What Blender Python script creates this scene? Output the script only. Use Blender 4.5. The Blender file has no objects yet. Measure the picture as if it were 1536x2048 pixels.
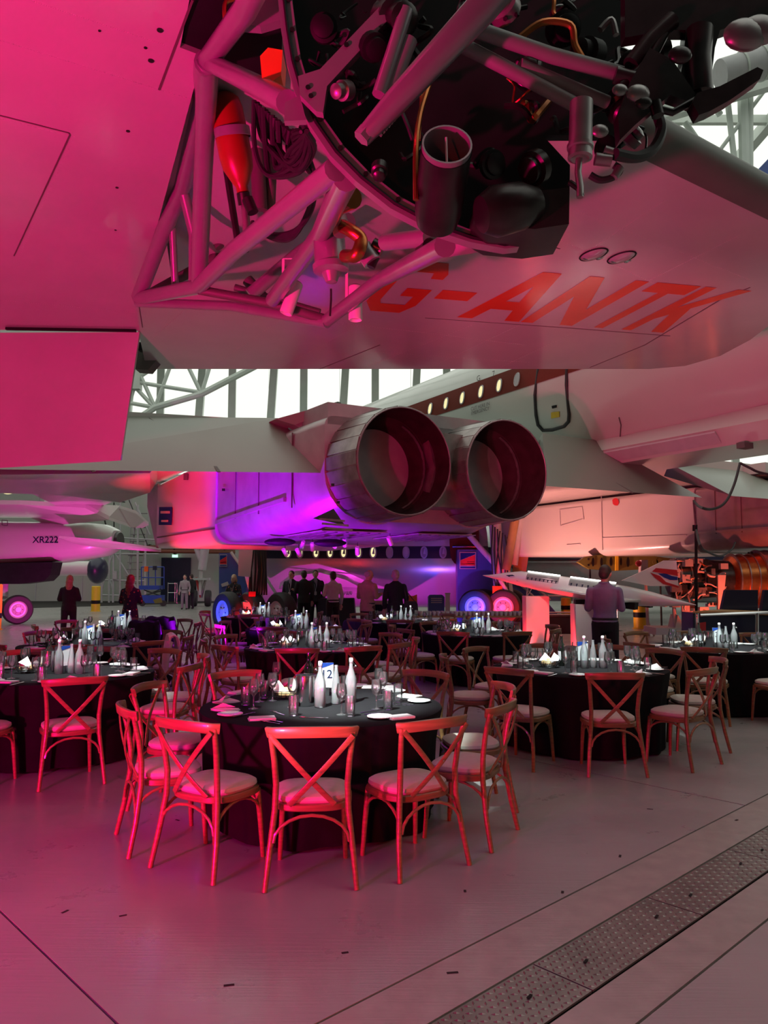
import bpy, bmesh, math, random
from mathutils import Vector, Matrix, Euler

# ------------------------------------------------------------------ camera
FPX = 1540.0
PITCH = math.radians(4.68)
EYE = 1.68
sc = bpy.context.scene
COL = sc.collection
cam_d = bpy.data.cameras.new('camera')
cam = bpy.data.objects.new('camera', cam_d)
COL.objects.link(cam)
cam.location = (0, 0, EYE)
cam.rotation_euler = (math.radians(90) + PITCH, 0, 0)
cam_d.sensor_fit = 'HORIZONTAL'
cam_d.sensor_width = 36
cam_d.lens = 36 * FPX / 1536
cam_d.clip_start = 0.05
cam_d.clip_end = 400
sc.camera = cam

# ------------------------------------------------------------------ view + world
vs = sc.view_settings
vs.view_transform = 'Standard'
vs.look = 'None'
vs.exposure = 0.0
vs.gamma = 1.0
vs.use_curve_mapping = False
wd = bpy.data.worlds.new('hall_daylight')
sc.world = wd
wd.use_nodes = True
bg = wd.node_tree.nodes['Background']
bg.inputs[0].default_value = (0.86, 1.0, 0.90, 1)
bg.inputs[1].default_value = 0.02

# ------------------------------------------------------------------ main lights
def add_light(name, typ, loc, target, color, energy, size=0.1, angle=60, blend=0.3):
    d = bpy.data.lights.new(name, typ)
    d.color = color
    d.energy = energy
    if typ == 'SPOT':
        d.spot_size = math.radians(angle)
        d.spot_blend = blend
        d.shadow_soft_size = size
    elif typ == 'AREA':
        d.shape = 'DISK'
        d.size = size
    else:
        d.shadow_soft_size = size
    o = bpy.data.objects.new(name, d)
    COL.objects.link(o)
    o.location = loc
    o.rotation_euler = (Vector(target) - Vector(loc)).to_track_quat('-Z', 'Y').to_euler()
    return o
MAG = (1.0, 0.002, 0.19)
RED = (1.0, 0.03, 0.04)
# wash light under the near wing, standing left of the frame
add_light('magenta_wash', 'SPOT', (-3.6, 0.8, 0.35), (-2.6, 6.8, 4.4), MAG, 2400, 0.10, 112, 0.5)
# pink beam from the same corner: outer wing, ring and the far fuselage behind the nozzles
add_light('pink_wash', 'SPOT', (-2.6, 0.8, 0.4), (5.9, 14.0, 5.3), (1.0, 0.14, 0.25), 2600, 0.04, 30, 0.5)
# red wash behind the camera, rakes the chair backs
add_light('red_wash', 'SPOT', (-1.5, -0.8, 0.55), (-0.75, 5.2, 0.72), (1.0, 0.008, 0.018), 600, 0.04, 44, 0.9)
add_light('red_wash', 'SPOT', (-2.6, -2.6, 0.8), (0.6, 7.0, 0.6), (1.0, 0.02, 0.03), 520, 0.1, 60, 0.8)
add_light('pink_floor_wash', 'SPOT', (-3.6, 0.0, 3.2), (-2.4, 3.2, 0), (1.0, 0.02, 0.70), 380, 0.3, 100, 1.0)
# ------------------------------------------------------------------ helpers
CP, SP = math.cos(PITCH), math.sin(PITCH)
def ray(px, py):
    u = (px - 768) / FPX; v = (py - 1024) / FPX
    return Vector((u, CP + v * SP, SP - v * CP))
def PY(px, py, y):            # point seen at a pixel at depth y
    d = ray(px, py); return Vector((0, 0, EYE)) + d * (y / d.y)
def PZ(px, py, z=0.0):        # point seen at a pixel at height z
    d = ray(px, py); return Vector((0, 0, EYE)) + d * ((z - EYE) / d.z)
PI = math.pi
rnd = random.Random(7)

def cr(pts, k=5):      # smooth a polyline
    P_ = [Vector(p) for p in pts]
    if len(P_) < 3: return P_
    out = []
    for i in range(len(P_)-1):
        a, b, c, d = P_[max(i-1,0)], P_[i], P_[i+1], P_[min(i+2,len(P_)-1)]
        for j in range(k):
            t = j/k; out.append(0.5*((2*b) + (c-a)*t + (2*a-5*b+4*c-d)*t*t + (3*b-a-3*c+d)*t*t*t))
    return out + [P_[-1]]
class MB:
    def __init__(s):
        s.v = []; s.f = []; s.mi = []; s.cur = 0
    def add(s, vs_, fs):
        o = len(s.v); s.v += [tuple(a) for a in vs_]
        s.f += [tuple(i + o for i in f) for f in fs]; s.mi += [s.cur] * len(fs)
        return s
    def box(s, c, size, rot=None):
        hx, hy, hz = size[0] / 2, size[1] / 2, size[2] / 2
        vs_ = [Vector((x, y, z)) for x in (-hx, hx) for y in (-hy, hy) for z in (-hz, hz)]
        if rot is not None:
            m = rot if isinstance(rot, Matrix) else Euler(rot).to_matrix()
            vs_ = [m @ a for a in vs_]
        c = Vector(c)
        return s.add([a + c for a in vs_], [(0,1,3,2),(4,6,7,5),(0,4,5,1),(2,3,7,6),(0,2,6,4),(1,5,7,3)])
    def bar(s, p0, p1, w, h, up=(0,0,1)):     # rectangular bar between two points
        p0 = Vector(p0); p1 = Vector(p1); d = (p1 - p0); L = d.length; d.normalize()
        u = Vector(up); x = d.cross(u)
        if x.length < 1e-4: x = d.cross(Vector((0,1,0)))
        x.normalize(); z = x.cross(d)
        m = Matrix((x, d, z)).transposed()
        return s.box((p0 + p1) / 2, (w, L, h), m)
    def tube(s, pts, r, n=10, cap=True, closed=False):
        pts = [Vector(p) for p in pts]
        k = len(pts)
        rs = r if isinstance(r, (list, tuple)) else [r] * k
        vs_ = []; fs = []
        prev = None
        for i, p in enumerate(pts):
            if closed: t = pts[(i+1) % k] - pts[i-1]
            elif i == 0: t = pts[1] - pts[0]
            elif i == k-1: t = pts[-1] - pts[-2]
            else: t = (pts[i+1] - p).normalized() + (p - pts[i-1]).normalized()
            if t.length < 1e-9: t = Vector((0,0,1))
            t.normalize()
            if prev is None:
                a = Vector((0,0,1)) if abs(t.z) < 0.9 else Vector((1,0,0))
                x = t.cross(a).normalized()
            else:
                x = prev - t * prev.dot(t)
                x = x.normalized() if x.length > 1e-6 else t.orthogonal().normalized()
            prev = x
            y = t.cross(x)
            for j in range(n):
                a = 2 * PI * j / n
                vs_.append(p + (x * math.cos(a) + y * math.sin(a)) * rs[i])
        for i in range(k if closed else k - 1):
            for j in range(n):
                a = i*n + j; b = i*n + (j+1) % n; i2 = (i+1) % k
                fs.append((a, b, i2*n + (j+1) % n, i2*n + j))
        if cap and not closed:
            fs.append(tuple(range(n))[::-1]); fs.append(tuple((k-1)*n + j for j in range(n)))
        return s.add(vs_, fs)
    def cyl(s, p0, p1, r0, r1=None, n=16, cap=True):
        return s.tube([p0, p1], [r0, r0 if r1 is None else r1], n, cap)
    def ring(s, prof, frame=None, n=24, a0=0, a1=2*PI):   # lathe: profile (r, z)
        full = abs(a1 - a0 - 2*PI) < 1e-6
        m = n if full else n + 1
        vs_ = []; fs = []
        for (r, z) in prof:
            for j in range(m):
                a = a0 + (a1 - a0) * j / n
                p = Vector((r*math.cos(a), r*math.sin(a), z))
                vs_.append(frame @ p if frame is not None else p)
        for i in range(len(prof) - 1):
            for j in range(n):
                b = (j+1) % m if full else j+1
                fs.append((i*m+j, i*m+b, (i+1)*m+b, (i+1)*m+j))
        return s.add(vs_, fs)
    def prism(s, poly, off):      # 3d polygon extruded by a vector
        poly = [Vector(p) for p in poly]; off = Vector(off); n = len(poly)
        return s.add(poly + [p + off for p in poly],
            [tuple(range(n))[::-1], tuple(range(n, 2*n))] + [(i, (i+1) % n, n + (i+1) % n, n + i) for i in range(n)])
    def sphere(s, c, r, n=12, m=8, rot=None):
        c = Vector(c); r = Vector(r) if not isinstance(r, (int, float)) else Vector((r, r, r))
        vs_ = []; fs = []
        for i in range(m + 1):
            th = PI * i / m
            for j in range(n):
                a = 2*PI*j/n
                q = Vector((r.x*math.sin(th)*math.cos(a), r.y*math.sin(th)*math.sin(a), r.z*math.cos(th)))
                if rot is not None: q = rot @ q
                vs_.append(c + q)
        for i in range(m):
            for j in range(n):
                fs.append((i*n+j, (i+1)*n+j, (i+1)*n+(j+1) % n, i*n+(j+1) % n))
        return s.add(vs_, fs)
    def loft(s, rings, cap=True, closed=True):
        n = len(rings[0]); vs_ = [p for r in rings for p in r]; fs = []
        for i in range(len(rings) - 1):
            for j in range(n if closed else n - 1):
                fs.append((i*n+j, i*n+(j+1) % n, (i+1)*n+(j+1) % n, (i+1)*n+j))
        if cap:
            fs.append(tuple(range(n))[::-1]); fs.append(tuple((len(rings)-1)*n + j for j in range(n)))
        return s.add(vs_, fs)
    def xf(s, m, start=0):
        for i in range(start, len(s.v)): s.v[i] = tuple(m @ Vector(s.v[i]))
        return s

MESHC = {}
def mesh_from(name, mb, mats, smooth=True, angle=40, off=None, weld=True):
    me = bpy.data.meshes.new(name)
    vv = mb.v if off is None else [(a[0]-off[0], a[1]-off[1], a[2]-off[2]) for a in mb.v]
    me.from_pydata(vv, [], mb.f)
    b = bmesh.new(); b.from_mesh(me)
    if weld: bmesh.ops.remove_doubles(b, verts=b.verts, dist=1e-5)
    bmesh.ops.recalc_face_normals(b, faces=b.faces)
    b.to_mesh(me); b.free()
    if not isinstance(mats, (list, tuple)): mats = [mats]
    for m in mats: me.materials.append(m)
    if len(mats) > 1 and len(me.polygons) == len(mb.mi):
        me.polygons.foreach_set('material_index', mb.mi)
    if smooth:
        me.polygons.foreach_set('use_smooth', [True] * len(me.polygons))
        me.set_sharp_from_angle(angle=math.radians(angle))
    me.update()
    return me
WLOC = {}
def link(name, me, parent=None):
    o = bpy.data.objects.new(name, me)
    COL.objects.link(o)
    if parent is not None: o.parent = parent
    return o
def tag(o, label, cat, group=None):
    o['label'] = label; o['category'] = cat
    if group: o['group'] = group
    return o
def thing(name, label, cat, loc=(0,0,0), rz=0.0, group=None, world=False):
    o = bpy.data.objects.new(name, None)
    o.empty_display_size = 0.1
    COL.objects.link(o)
    o.location = loc; o.rotation_euler = (0, 0, rz)
    if world: WLOC[o.name] = tuple(loc)
    return tag(o, label, cat, group)
def part(name, mb, mat, parent=None, smooth=True, angle=40, label=None, weld=True):
    off = None; q = parent
    while q is not None and off is None:
        off = WLOC.get(q.name); q = q.parent
    me = mesh_from(name, mb, mat, smooth, angle, off, weld)
    o = link(name, me, parent)
    if label: o['label'] = label
    return o
def struct(name, mb, mat, parent=None, smooth=False, angle=40):
    o = part(name, mb, mat, parent, smooth, angle)
    if parent is None: o['kind'] = 'structure'
    return o
def copy_thing(root, loc=None, rz=None, label=None, group=None):
    kids = {}
    def rec(o, par):
        c = o.copy(); COL.objects.link(c)
        if par is not None: c.parent = par
        for k in KIDS.get(o.name, []): rec(k, c)
        return c
    r = rec(root, None)
    if loc is not None: r.location = loc
    if rz is not None: r.rotation_euler = (0, 0, rz)
    if label: r['label'] = label
    if group: r['group'] = group
    return r
KIDS = {}
def index_kids(o):
    KIDS[o.name] = list(o.children)
    for c in o.children: index_kids(c)

# ------------------------------------------------------------------ materials
def mat(name, col, rough=0.5, metal=0.0, var=0.0, vscale=6.0, bump=0.0, bscale=60.0, coat=0.0, emit=None, estr=0.0, spec=0.5, stretch=None, sub=0.0):
    m = bpy.data.materials.new(name); m.use_nodes = True
    nt = m.node_tree; b = nt.nodes['Principled BSDF']
    b.inputs['Base Color'].default_value = (*col, 1)
    b.inputs['Roughness'].default_value = rough
    b.inputs['Metallic'].default_value = metal
    b.inputs['Coat Weight'].default_value = coat
    b.inputs['Coat Roughness'].default_value = 0.12
    b.inputs['Specular IOR Level'].default_value = spec
    if emit is not None:
        b.inputs['Emission Color'].default_value = (*emit, 1)
        b.inputs['Emission Strength'].default_value = estr
    if var > 0 or bump > 0:
        tc = nt.nodes.new('ShaderNodeTexCoord')
        mp = nt.nodes.new('ShaderNodeMapping')
        nt.links.new(tc.outputs['Object'], mp.inputs['Vector'])
        if stretch: mp.inputs['Scale'].default_value = stretch
    if var > 0:
        no = nt.nodes.new('ShaderNodeTexNoise')
        no.inputs['Scale'].default_value = vscale; no.inputs['Detail'].default_value = 6
        nt.links.new(mp.outputs['Vector'], no.inputs['Vector'])
        mr = nt.nodes.new('ShaderNodeMapRange')
        mr.inputs['From Min'].default_value = 0.3; mr.inputs['From Max'].default_value = 0.7
        mr.inputs['To Min'].default_value = 1 - var; mr.inputs['To Max'].default_value = 1 + var
        nt.links.new(no.outputs['Fac'], mr.inputs['Value'])
        mx = nt.nodes.new('ShaderNodeMix'); mx.data_type = 'RGBA'; mx.blend_type = 'MULTIPLY'
        mx.inputs['Factor'].default_value = 1.0
        mx.inputs['A'].default_value = (*col, 1)
        nt.links.new(mr.outputs['Result'], mx.inputs['B'])
        nt.links.new(mx.outputs['Result'], b.inputs['Base Color'])
    if bump > 0:
        n2 = nt.nodes.new('ShaderNodeTexNoise')
        n2.inputs['Scale'].default_value = bscale; n2.inputs['Detail'].default_value = 4
        nt.links.new(mp.outputs['Vector'], n2.inputs['Vector'])
        bp = nt.nodes.new('ShaderNodeBump'); bp.inputs['Strength'].default_value = bump; bp.inputs['Distance'].default_value = 0.01
        nt.links.new(n2.outputs['Fac'], bp.inputs['Height'])
        nt.links.new(bp.outputs['Normal'], b.inputs['Normal'])
    return m
def emis(name, col, s):
    m = bpy.data.materials.new(name); m.use_nodes = True
    nt = m.node_tree; nt.nodes.clear()
    e = nt.nodes.new('ShaderNodeEmission'); e.inputs[0].default_value = (*col, 1); e.inputs[1].default_value = s
    o = nt.nodes.new('ShaderNodeOutputMaterial'); nt.links.new(e.outputs[0], o.inputs[0])
    return m
def glassmat(name, tint=(1,1,1), haze=0.05, gloss=0.12):
    m = bpy.data.materials.new(name); m.use_nodes = True
    nt = m.node_tree; nt.nodes.clear()
    tr = nt.nodes.new('ShaderNodeBsdfTransparent'); tr.inputs[0].default_value = (*tint, 1)
    gl = nt.nodes.new('ShaderNodeBsdfGlossy'); gl.inputs['Roughness'].default_value = 0.08
    di = nt.nodes.new('ShaderNodeBsdfDiffuse'); di.inputs[0].default_value = (0.9,0.95,0.97,1)
    tl = nt.nodes.new('ShaderNodeBsdfTranslucent'); tl.inputs[0].default_value = (0.9,0.95,0.97,1)
    ad = nt.nodes.new('ShaderNodeMixShader'); ad.inputs[0].default_value = 0.5
    nt.links.new(di.outputs[0], ad.inputs[1]); nt.links.new(tl.outputs[0], ad.inputs[2])
    m1 = nt.nodes.new('ShaderNodeMixShader'); m1.inputs[0].default_value = haze
    nt.links.new(tr.outputs[0], m1.inputs[1]); nt.links.new(ad.outputs[0], m1.inputs[2])
    fr = nt.nodes.new('ShaderNodeLayerWeight'); fr.inputs[0].default_value = 0.35
    mr = nt.nodes.new('ShaderNodeMapRange'); mr.inputs['To Min'].default_value = gloss*0.4; mr.inputs['To Max'].default_value = min(1, gloss*5)
    nt.links.new(fr.outputs['Fresnel'], mr.inputs['Value'])
    m2 = nt.nodes.new('ShaderNodeMixShader')
    nt.links.new(mr.outputs['Result'], m2.inputs[0])
    nt.links.new(m1.outputs[0], m2.inputs[1]); nt.links.new(gl.outputs[0], m2.inputs[2])
    o = nt.nodes.new('ShaderNodeOutputMaterial'); nt.links.new(m2.outputs[0], o.inputs[0])
    return m
def woodmat(name, col):
    m = mat(name, col, 0.38, 0, 0.25, 4.0, 0.05, 30, coat=0.3, stretch=(1.2, 1.2, 14))
    return m

M = {}
M['york'] = mat('painted_wing_silver', (0.44,0.42,0.42), 0.17, 0.0, 0.05, 1.5, 0.05, 1.6, coat=0.6)
M['york_tube'] = mat('painted_steel_tube', (0.24,0.22,0.25), 0.3, 0.2, 0.06, 8, coat=0.3)
M['york_red'] = mat('registration_red', (0.55,0.035,0.012), 0.25, 0, 0.08, 2, coat=0.5)
M['york_grey'] = mat('dark_wing_grey', (0.10,0.10,0.085), 0.55, 0, 0.1, 3)
M['black'] = mat('plain_black', (0.009,0.009,0.010), 0.6, 0.0, 0.3, 5, spec=0.2)
M['darkmetal'] = mat('oily_dark_metal', (0.05,0.045,0.045), 0.3, 0.7, 0.3, 8)
M['midmetal'] = mat('worn_metal', (0.30,0.28,0.28), 0.35, 0.7, 0.2, 8)
M['rubber'] = mat('black_rubber', (0.018,0.018,0.02), 0.6, 0, 0.2, 6)
M['copper'] = mat('copper_pipe', (0.50,0.16,0.05), 0.3, 0.9, 0.15, 10)
M['redpaint'] = mat('red_bottle_paint', (0.30,0.03,0.012), 0.35, 0.1, 0.12, 6)
M['orange'] = mat('orange_paint', (0.8,0.12,0.01), 0.4, 0, 0.05)
M['seam'] = mat('panel_seam', (0.10,0.08,0.08), 0.6)
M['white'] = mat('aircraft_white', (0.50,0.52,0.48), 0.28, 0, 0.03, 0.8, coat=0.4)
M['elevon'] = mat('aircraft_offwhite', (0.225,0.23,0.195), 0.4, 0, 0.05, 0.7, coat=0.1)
M['metalskin'] = mat('bare_metal_skin', (0.36,0.34,0.34), 0.34, 0.4, 0.15, 2.5, 0.06, 5)
M['nozzle'] = mat('nozzle_steel', (0.26,0.23,0.22), 0.36, 0.8, 0.28, 5, 0.08, 9, stretch=(1,1,1))
M['nozzle_in'] = mat('nozzle_inner_dark', (0.030,0.014,0.016), 0.75, 0.0, 0.3, 5, spec=0.12)  # darker reddish tone for the nozzle interior
M['depthblack'] = mat('nozzle_depth_black', (0.006,0.004,0.004), 0.95, 0, 0.2, 4, spec=0.03)  # near-black colour makes the nozzle depth read dark
M['brown'] = mat('cheatline_brown', (0.15,0.028,0.02), 0.7, 0, 0.04, spec=0.1)
M['navy'] = mat('navy_paint', (0.012,0.012,0.04), 0.35, 0, 0.05, coat=0.3)
M['blue'] = mat('blue_panel', (0.05,0.09,0.32), 0.5, 0, 0.05)
M['blueplastic'] = mat('blue_lift_paint', (0.02,0.06,0.35), 0.4, 0, 0.05)
M['silver'] = mat('polished_silver_skin', (0.55,0.55,0.56), 0.25, 0.55, 0.05, 1.2, 0.03, 3)
M['floor'] = None
M['wallpanel'] = mat('wall_cladding', (0.42,0.45,0.40), 0.6, 0, 0.05, 0.5)
M['steelwhite'] = mat('white_steel', (0.55,0.60,0.55), 0.45, 0, 0.04, 2)
M['pane'] = emis('daylight_pane', (0.95,1.0,0.90), 1.1)
M['warmpane'] = emis('lit_cabin_window', (1.0,0.88,0.45), 1.0)
M['warmpane_dim'] = mat('shaded_cabin_window', (0.30,0.28,0.30), 0.2, 0, coat=0.4)
M['wood'] = woodmat('crossback_oak', (0.22,0.115,0.045))
M['cushion'] = mat('linen_cushion', (0.55,0.52,0.45), 0.85, 0, 0.05, 20, 0.25, 300)
M['cloth'] = mat('black_tablecloth', (0.008,0.0075,0.0085), 0.85, 0, 0.15, 9, 0.15, 250, spec=0.08)
M['napkin'] = mat('white_napkin', (0.72,0.71,0.70), 0.8, 0, 0.03, 12, 0.15, 200)
M['china'] = mat('white_china', (0.78,0.78,0.76), 0.12, 0, coat=0.5)
M['steel'] = mat('polished_steel', (0.62,0.62,0.62), 0.16, 1.0)
M['chrome'] = mat('chrome_rail', (0.7,0.7,0.72), 0.12, 1.0)
M['glass'] = glassmat('drinking_glass', (0.97,0.98,0.98), 0.028, 0.18)
M['bottle'] = glassmat('frosted_bottle_glass', (0.86,0.93,0.92), 0.28, 0.20)
M['wine'] = mat('dark_wine_bottle', (0.006,0.008,0.006), 0.08, 0, coat=1.0)
M['greenglass'] = glassmat('green_bottle_glass', (0.15,0.5,0.12), 0.12, 0.14)
M['card'] = mat('white_card', (0.42,0.44,0.45), 0.7, spec=0.1)
M['cardblue'] = mat('card_blue_print', (0.01,0.04,0.22), 0.7, spec=0.1)
M['print'] = mat('dark_print', (0.01,0.02,0.05), 0.8, spec=0.05)
M['bread'] = mat('bread_crust', (0.55,0.36,0.16), 0.8, 0, 0.2, 20)
M['wire'] = mat('black_wire', (0.02,0.02,0.02), 0.4, 0.5)
M['plate_steel'] = mat('chequer_plate_steel', (0.24,0.22,0.20), 0.30, 0.6, 0.2, 4)
M['yellow'] = mat('yellow_paint', (0.62,0.47,0.02), 0.5, 0, 0.06)
M['ochre'] = mat('primer_yellow', (0.13,0.13,0.02), 0.6, 0, 0.08, 5)
M['tyre'] = mat('tyre_rubber', (0.022,0.020,0.022), 0.65, 0, 0.15, 12)
M['hub'] = mat('wheel_hub_paint', (0.55,0.52,0.52), 0.4, 0.2, 0.06)
M['plinth'] = mat('white_plinth', (0.62,0.60,0.58), 0.6, 0, 0.02)
M['bared'] = mat('tail_red', (0.50,0.02,0.03), 0.35, 0, coat=0.3)
M['bablue'] = mat('tail_blue', (0.015,0.03,0.22), 0.35, 0, coat=0.3)
M['modelwhite'] = mat('model_white', (0.78,0.77,0.74), 0.25, 0, 0.02, coat=0.4)
M['brownpipe'] = mat('rusty_red_pipe', (0.25,0.09,0.05), 0.5)
M['grey'] = mat('mid_grey_paint', (0.22,0.22,0.22), 0.5, 0, 0.05)
M['lightgrey'] = mat('light_grey_paint', (0.45,0.45,0.46), 0.5, 0, 0.05)
M['wooddisp'] = mat('display_timber', (0.42,0.25,0.10), 0.5, 0, 0.1, 5)
M['gearbrown'] = mat('gear_bay_tan', (0.34,0.20,0.08), 0.45, 0.1, 0.1)
M['skin'] = mat('skin', (0.55,0.33,0.24), 0.5, 0, 0.05, 12)
M['eye'] = mat('eye_dark', (0.02,0.015,0.01), 0.2)
M['lip'] = mat('lips', (0.40,0.15,0.12), 0.5)
def cloth(n, c, var=0.08): 
    return mat(n, c, 0.85, 0, var, 14, 0.2, 120)
# ------------------------------------------------------------------ the hall
def floormat(name, col, rough):
    m = mat(name, col, rough, 0, 0.10, 0.9, 0, 1, coat=0.35)
    nt = m.node_tree; b = nt.nodes['Principled BSDF']
    b.inputs['Coat Roughness'].default_value = 0.18
    tc = nt.nodes.new('ShaderNodeTexCoord'); mp = nt.nodes.new('ShaderNodeMapping')
    mp.inputs['Rotation'].default_value = (0, 0, math.radians(38)); mp.inputs['Scale'].default_value = (3, 70, 1)
    nt.links.new(tc.outputs['Object'], mp.inputs['Vector'])
    n2 = nt.nodes.new('ShaderNodeTexNoise'); n2.inputs['Scale'].default_value = 1.0; n2.inputs['Detail'].default_value = 3
    nt.links.new(mp.outputs['Vector'], n2.inputs['Vector'])
    bp = nt.nodes.new('ShaderNodeBump'); bp.inputs['Strength'].default_value = 0.10; bp.inputs['Distance'].default_value = 0.01
    nt.links.new(n2.outputs['Fac'], bp.inputs['Height']); nt.links.new(bp.outputs['Normal'], b.inputs['Normal'])
    nt.links.new(bp.outputs['Normal'], b.inputs['Coat Normal'])
    # scuffs
    n3 = nt.nodes.new('ShaderNodeTexNoise'); n3.inputs['Scale'].default_value = 2.2; n3.inputs['Detail'].default_value = 8; n3.inputs['Roughness'].default_value = 0.7
    nt.links.new(tc.outputs['Object'], n3.inputs['Vector'])
    mr = nt.nodes.new('ShaderNodeMapRange'); mr.inputs['From Min'].default_value = 0.35; mr.inputs['From Max'].default_value = 0.7
    mr.inputs['To Min'].default_value = rough - 0.08; mr.inputs['To Max'].default_value = rough + 0.12
    nt.links.new(n3.outputs['Fac'], mr.inputs['Value']); nt.links.new(mr.outputs['Result'], b.inputs['Roughness'])
    return m
M['floor'] = floormat('painted_concrete', (0.33, 0.31, 0.30), 0.34)
M['worn'] = floormat('worn_concrete', (0.34, 0.31, 0.28), 0.45)
for nd in M['worn'].node_tree.nodes:
    if nd.type == 'TEX_NOISE' and nd.inputs['Scale'].default_value < 1: nd.inputs['Scale'].default_value = 9
M['joint'] = mat('joint_filler', (0.02, 0.015, 0.015), 0.9)
E1 = Vector((math.cos(math.radians(43.5)), math.sin(math.radians(43.5)), 0)); E2 = Vector((-E1.y, E1.x, 0))
def AB(a, b, z=0.0): return E1 * a + E2 * b + Vector((0, 0, z))
def toab(p): return p.dot(E1), p.dot(E2)
fl = MB(); fl.box((0, 24, -0.165), (88, 76, 0.3))
floor = struct('floor', fl, M['joint'])
g = 0.006
def slab(a0, a1, b0, b1, m, name='slab', top=0.0):
    s = MB(); s.prism([AB(a0+g, b0+g, -0.02), AB(a1-g, b0+g, -0.02), AB(a1-g, b1-g, -0.02), AB(a0+g, b1-g, -0.02)], (0, 0, 0.02+top))
    return part(name, s, m, floor, smooth=False)
J0, JD = 1.365, 4.54
B0, B1 = 1.79, 2.08
for i in range(-7, 10):
    a0 = J0 + JD*i
    for (b0, b1) in ((-22, -12), (-12, -2), (-2, B0-0.24), (B1+0.30, 11), (11, 21), (21, 31), (31, 41)):
        c = AB(a0 + JD/2, (b0+b1)/2)
        if -26 < c.x < 28 and -10 < c.y < 52: slab(a0, a0+JD, b0, b1, M['floor'])
slab(-8, 14, B0-0.24, B0-0.008, M['worn'], 'kerb_strip')
slab(-8, 14, B1+0.008, B1+0.30, M['worn'], 'kerb_strip')
# chequer plates over the drain
cuts = [toab(PZ(*q))[0] for q in ((1145,1964), (1355,1815), (1504,1712))]
cuts = [cuts[0]-1.25] + cuts + [cuts[2]+0.75*k for k in (1, 2, 3, 4)]
for i in range(len(cuts)-1):
    a0, a1 = cuts[i]+0.004, cuts[i+1]-0.004
    pl = MB(); pl.prism([AB(a0, B0, -0.006), AB(a1, B0, -0.006), AB(a1, B1, -0.006), AB(a0, B1, -0.006)], (0,0,0.008))
    po = part('chequer_plate', pl, M['plate_steel'], floor, smooth=False)
    tr = MB(); st = 0.033
    na = int((a1-a0)/st); nb = int((B1-B0)/st)
    for x in range(na):
        for y in range(nb):
            c = AB(a0 + (x+0.5)*(a1-a0)/na, B0 + (y+0.5)*(B1-B0)/nb, 0.002)
            ang = math.radians(43.5 + (45 if (x+y) % 2 else -45))
            dx = Vector((math.cos(ang), math.sin(ang), 0)); dy = Vector((-dx.y, dx.x, 0))
            tr.add([c-dx*0.017, c-dy*0.0055, c+dx*0.017, c+dy*0.0055, c+Vector((0,0,0.005))], [(0,1,4),(1,2,4),(2,3,4),(3,0,4)])
    t = part('tread_lugs', tr, M['plate_steel'], po, smooth=False, weld=False); t['kind'] = 'stuff'
    for q in (0.18, 0.82):
        h = MB(); c = AB(a0 + (a1-a0)*q, (B0+B1)/2, 0.0055); h.box(c, (0.035, 0.012, 0.002), (0, 0, math.radians(55)))
        part('lifting_slot', h, M['black'], po, smooth=False)
# small marks on the paint
mk = MB()
for (px, py) in ((246,1831),(458,1970),(130,1823),(930,1782),(1125,1784),(690,1905),(355,1640),(1473,1640),(1300,1618),(1240,1712),(905,1945)):
    c = PZ(px, py, 0.0015); mk.box(c, (0.03+0.02*rnd.random(), 0.014, 0.001), (0, 0, rnd.random()*3))
for (a,b,c_,d_) in ((1080,1737,1125,1725),(1030,1560,1110,1620),(1150,1620,1240,1660)):
    pass
part('scuff_marks', mk, M['joint'], floor, smooth=False)

# walls
def wall_box(name, x0, x1, y0, y1, z0, z1, m):
    b = MB(); b.box(((x0+x1)/2, (y0+y1)/2, (z0+z1)/2), (x1-x0, y1-y0, z1-z0)); return struct(name, b, m)
wb = wall_box('wall_back', -42, 42, 50, 50.3, 0, 8.0, M['wallpanel'])
for i in range(28):
    b = MB(); b.box((-40.5 + 3*i, 49.97, 4), (0.06, 0.05, 8)); part('cladding_rib', b, M['lightgrey'], wb, smooth=False)
wall_box('wall_left', -42.3, -42, -8, 50.3, 0, 17, M['wallpanel'])
wall_box('wall_right', 42, 42.3, -8, 50.3, 0, 17, M['wallpanel'])
wall_box('ceiling', -42.3, 42.3, 42.75, 50.3, 17, 17.3, M['wallpanel'])
wall_box('ceiling', -42.3, -35.0, -8, 42.75, 17, 17.3, M['wallpanel'])
wall_box('ceiling', -35.0, 1.0, -8, 11.25, 17, 17.3, M['wallpanel'])
wall_box('ceiling', 37.0, 42.3, -8, 42.75, 17, 17.3, M['wallpanel'])
win = bpy.data.objects.new('window_1', None); COL.objects.link(win); win['kind'] = 'structure'; win['label'] = 'tall bright glazed band along the back wall'
pw = 2.35
for i in range(-15, 16):
    x = i * pw + 0.6
    b = MB(); b.box((x, 50.1, 12.5), (pw-0.02, 0.06, 9.0)); part('pane', b, M['pane'], win, smooth=False)
    b = MB()
    lean = 0.5 if i % 2 else 0.0
    b.prism([(x-pw/2-0.24, 49.9, 8), (x-pw/2+0.24, 49.9, 8), (x-pw/2+0.24+lean, 49.9, 17), (x-pw/2-0.24+lean, 49.9, 17)], (0, -0.35 if i % 2 else -0.2, 0)); part('mullion', b, M['steelwhite'], win, smooth=False)
b = MB(); b.box((0, 49.85, 8.0), (80, 0.3, 0.4)); part('transom', b, M['steelwhite'], win, smooth=False)
sky = bpy.data.objects.new('window_2', None); COL.objects.link(sky); sky['kind'] = 'structure'; sky['label'] = 'bright roof light with white glazing bars'
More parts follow.
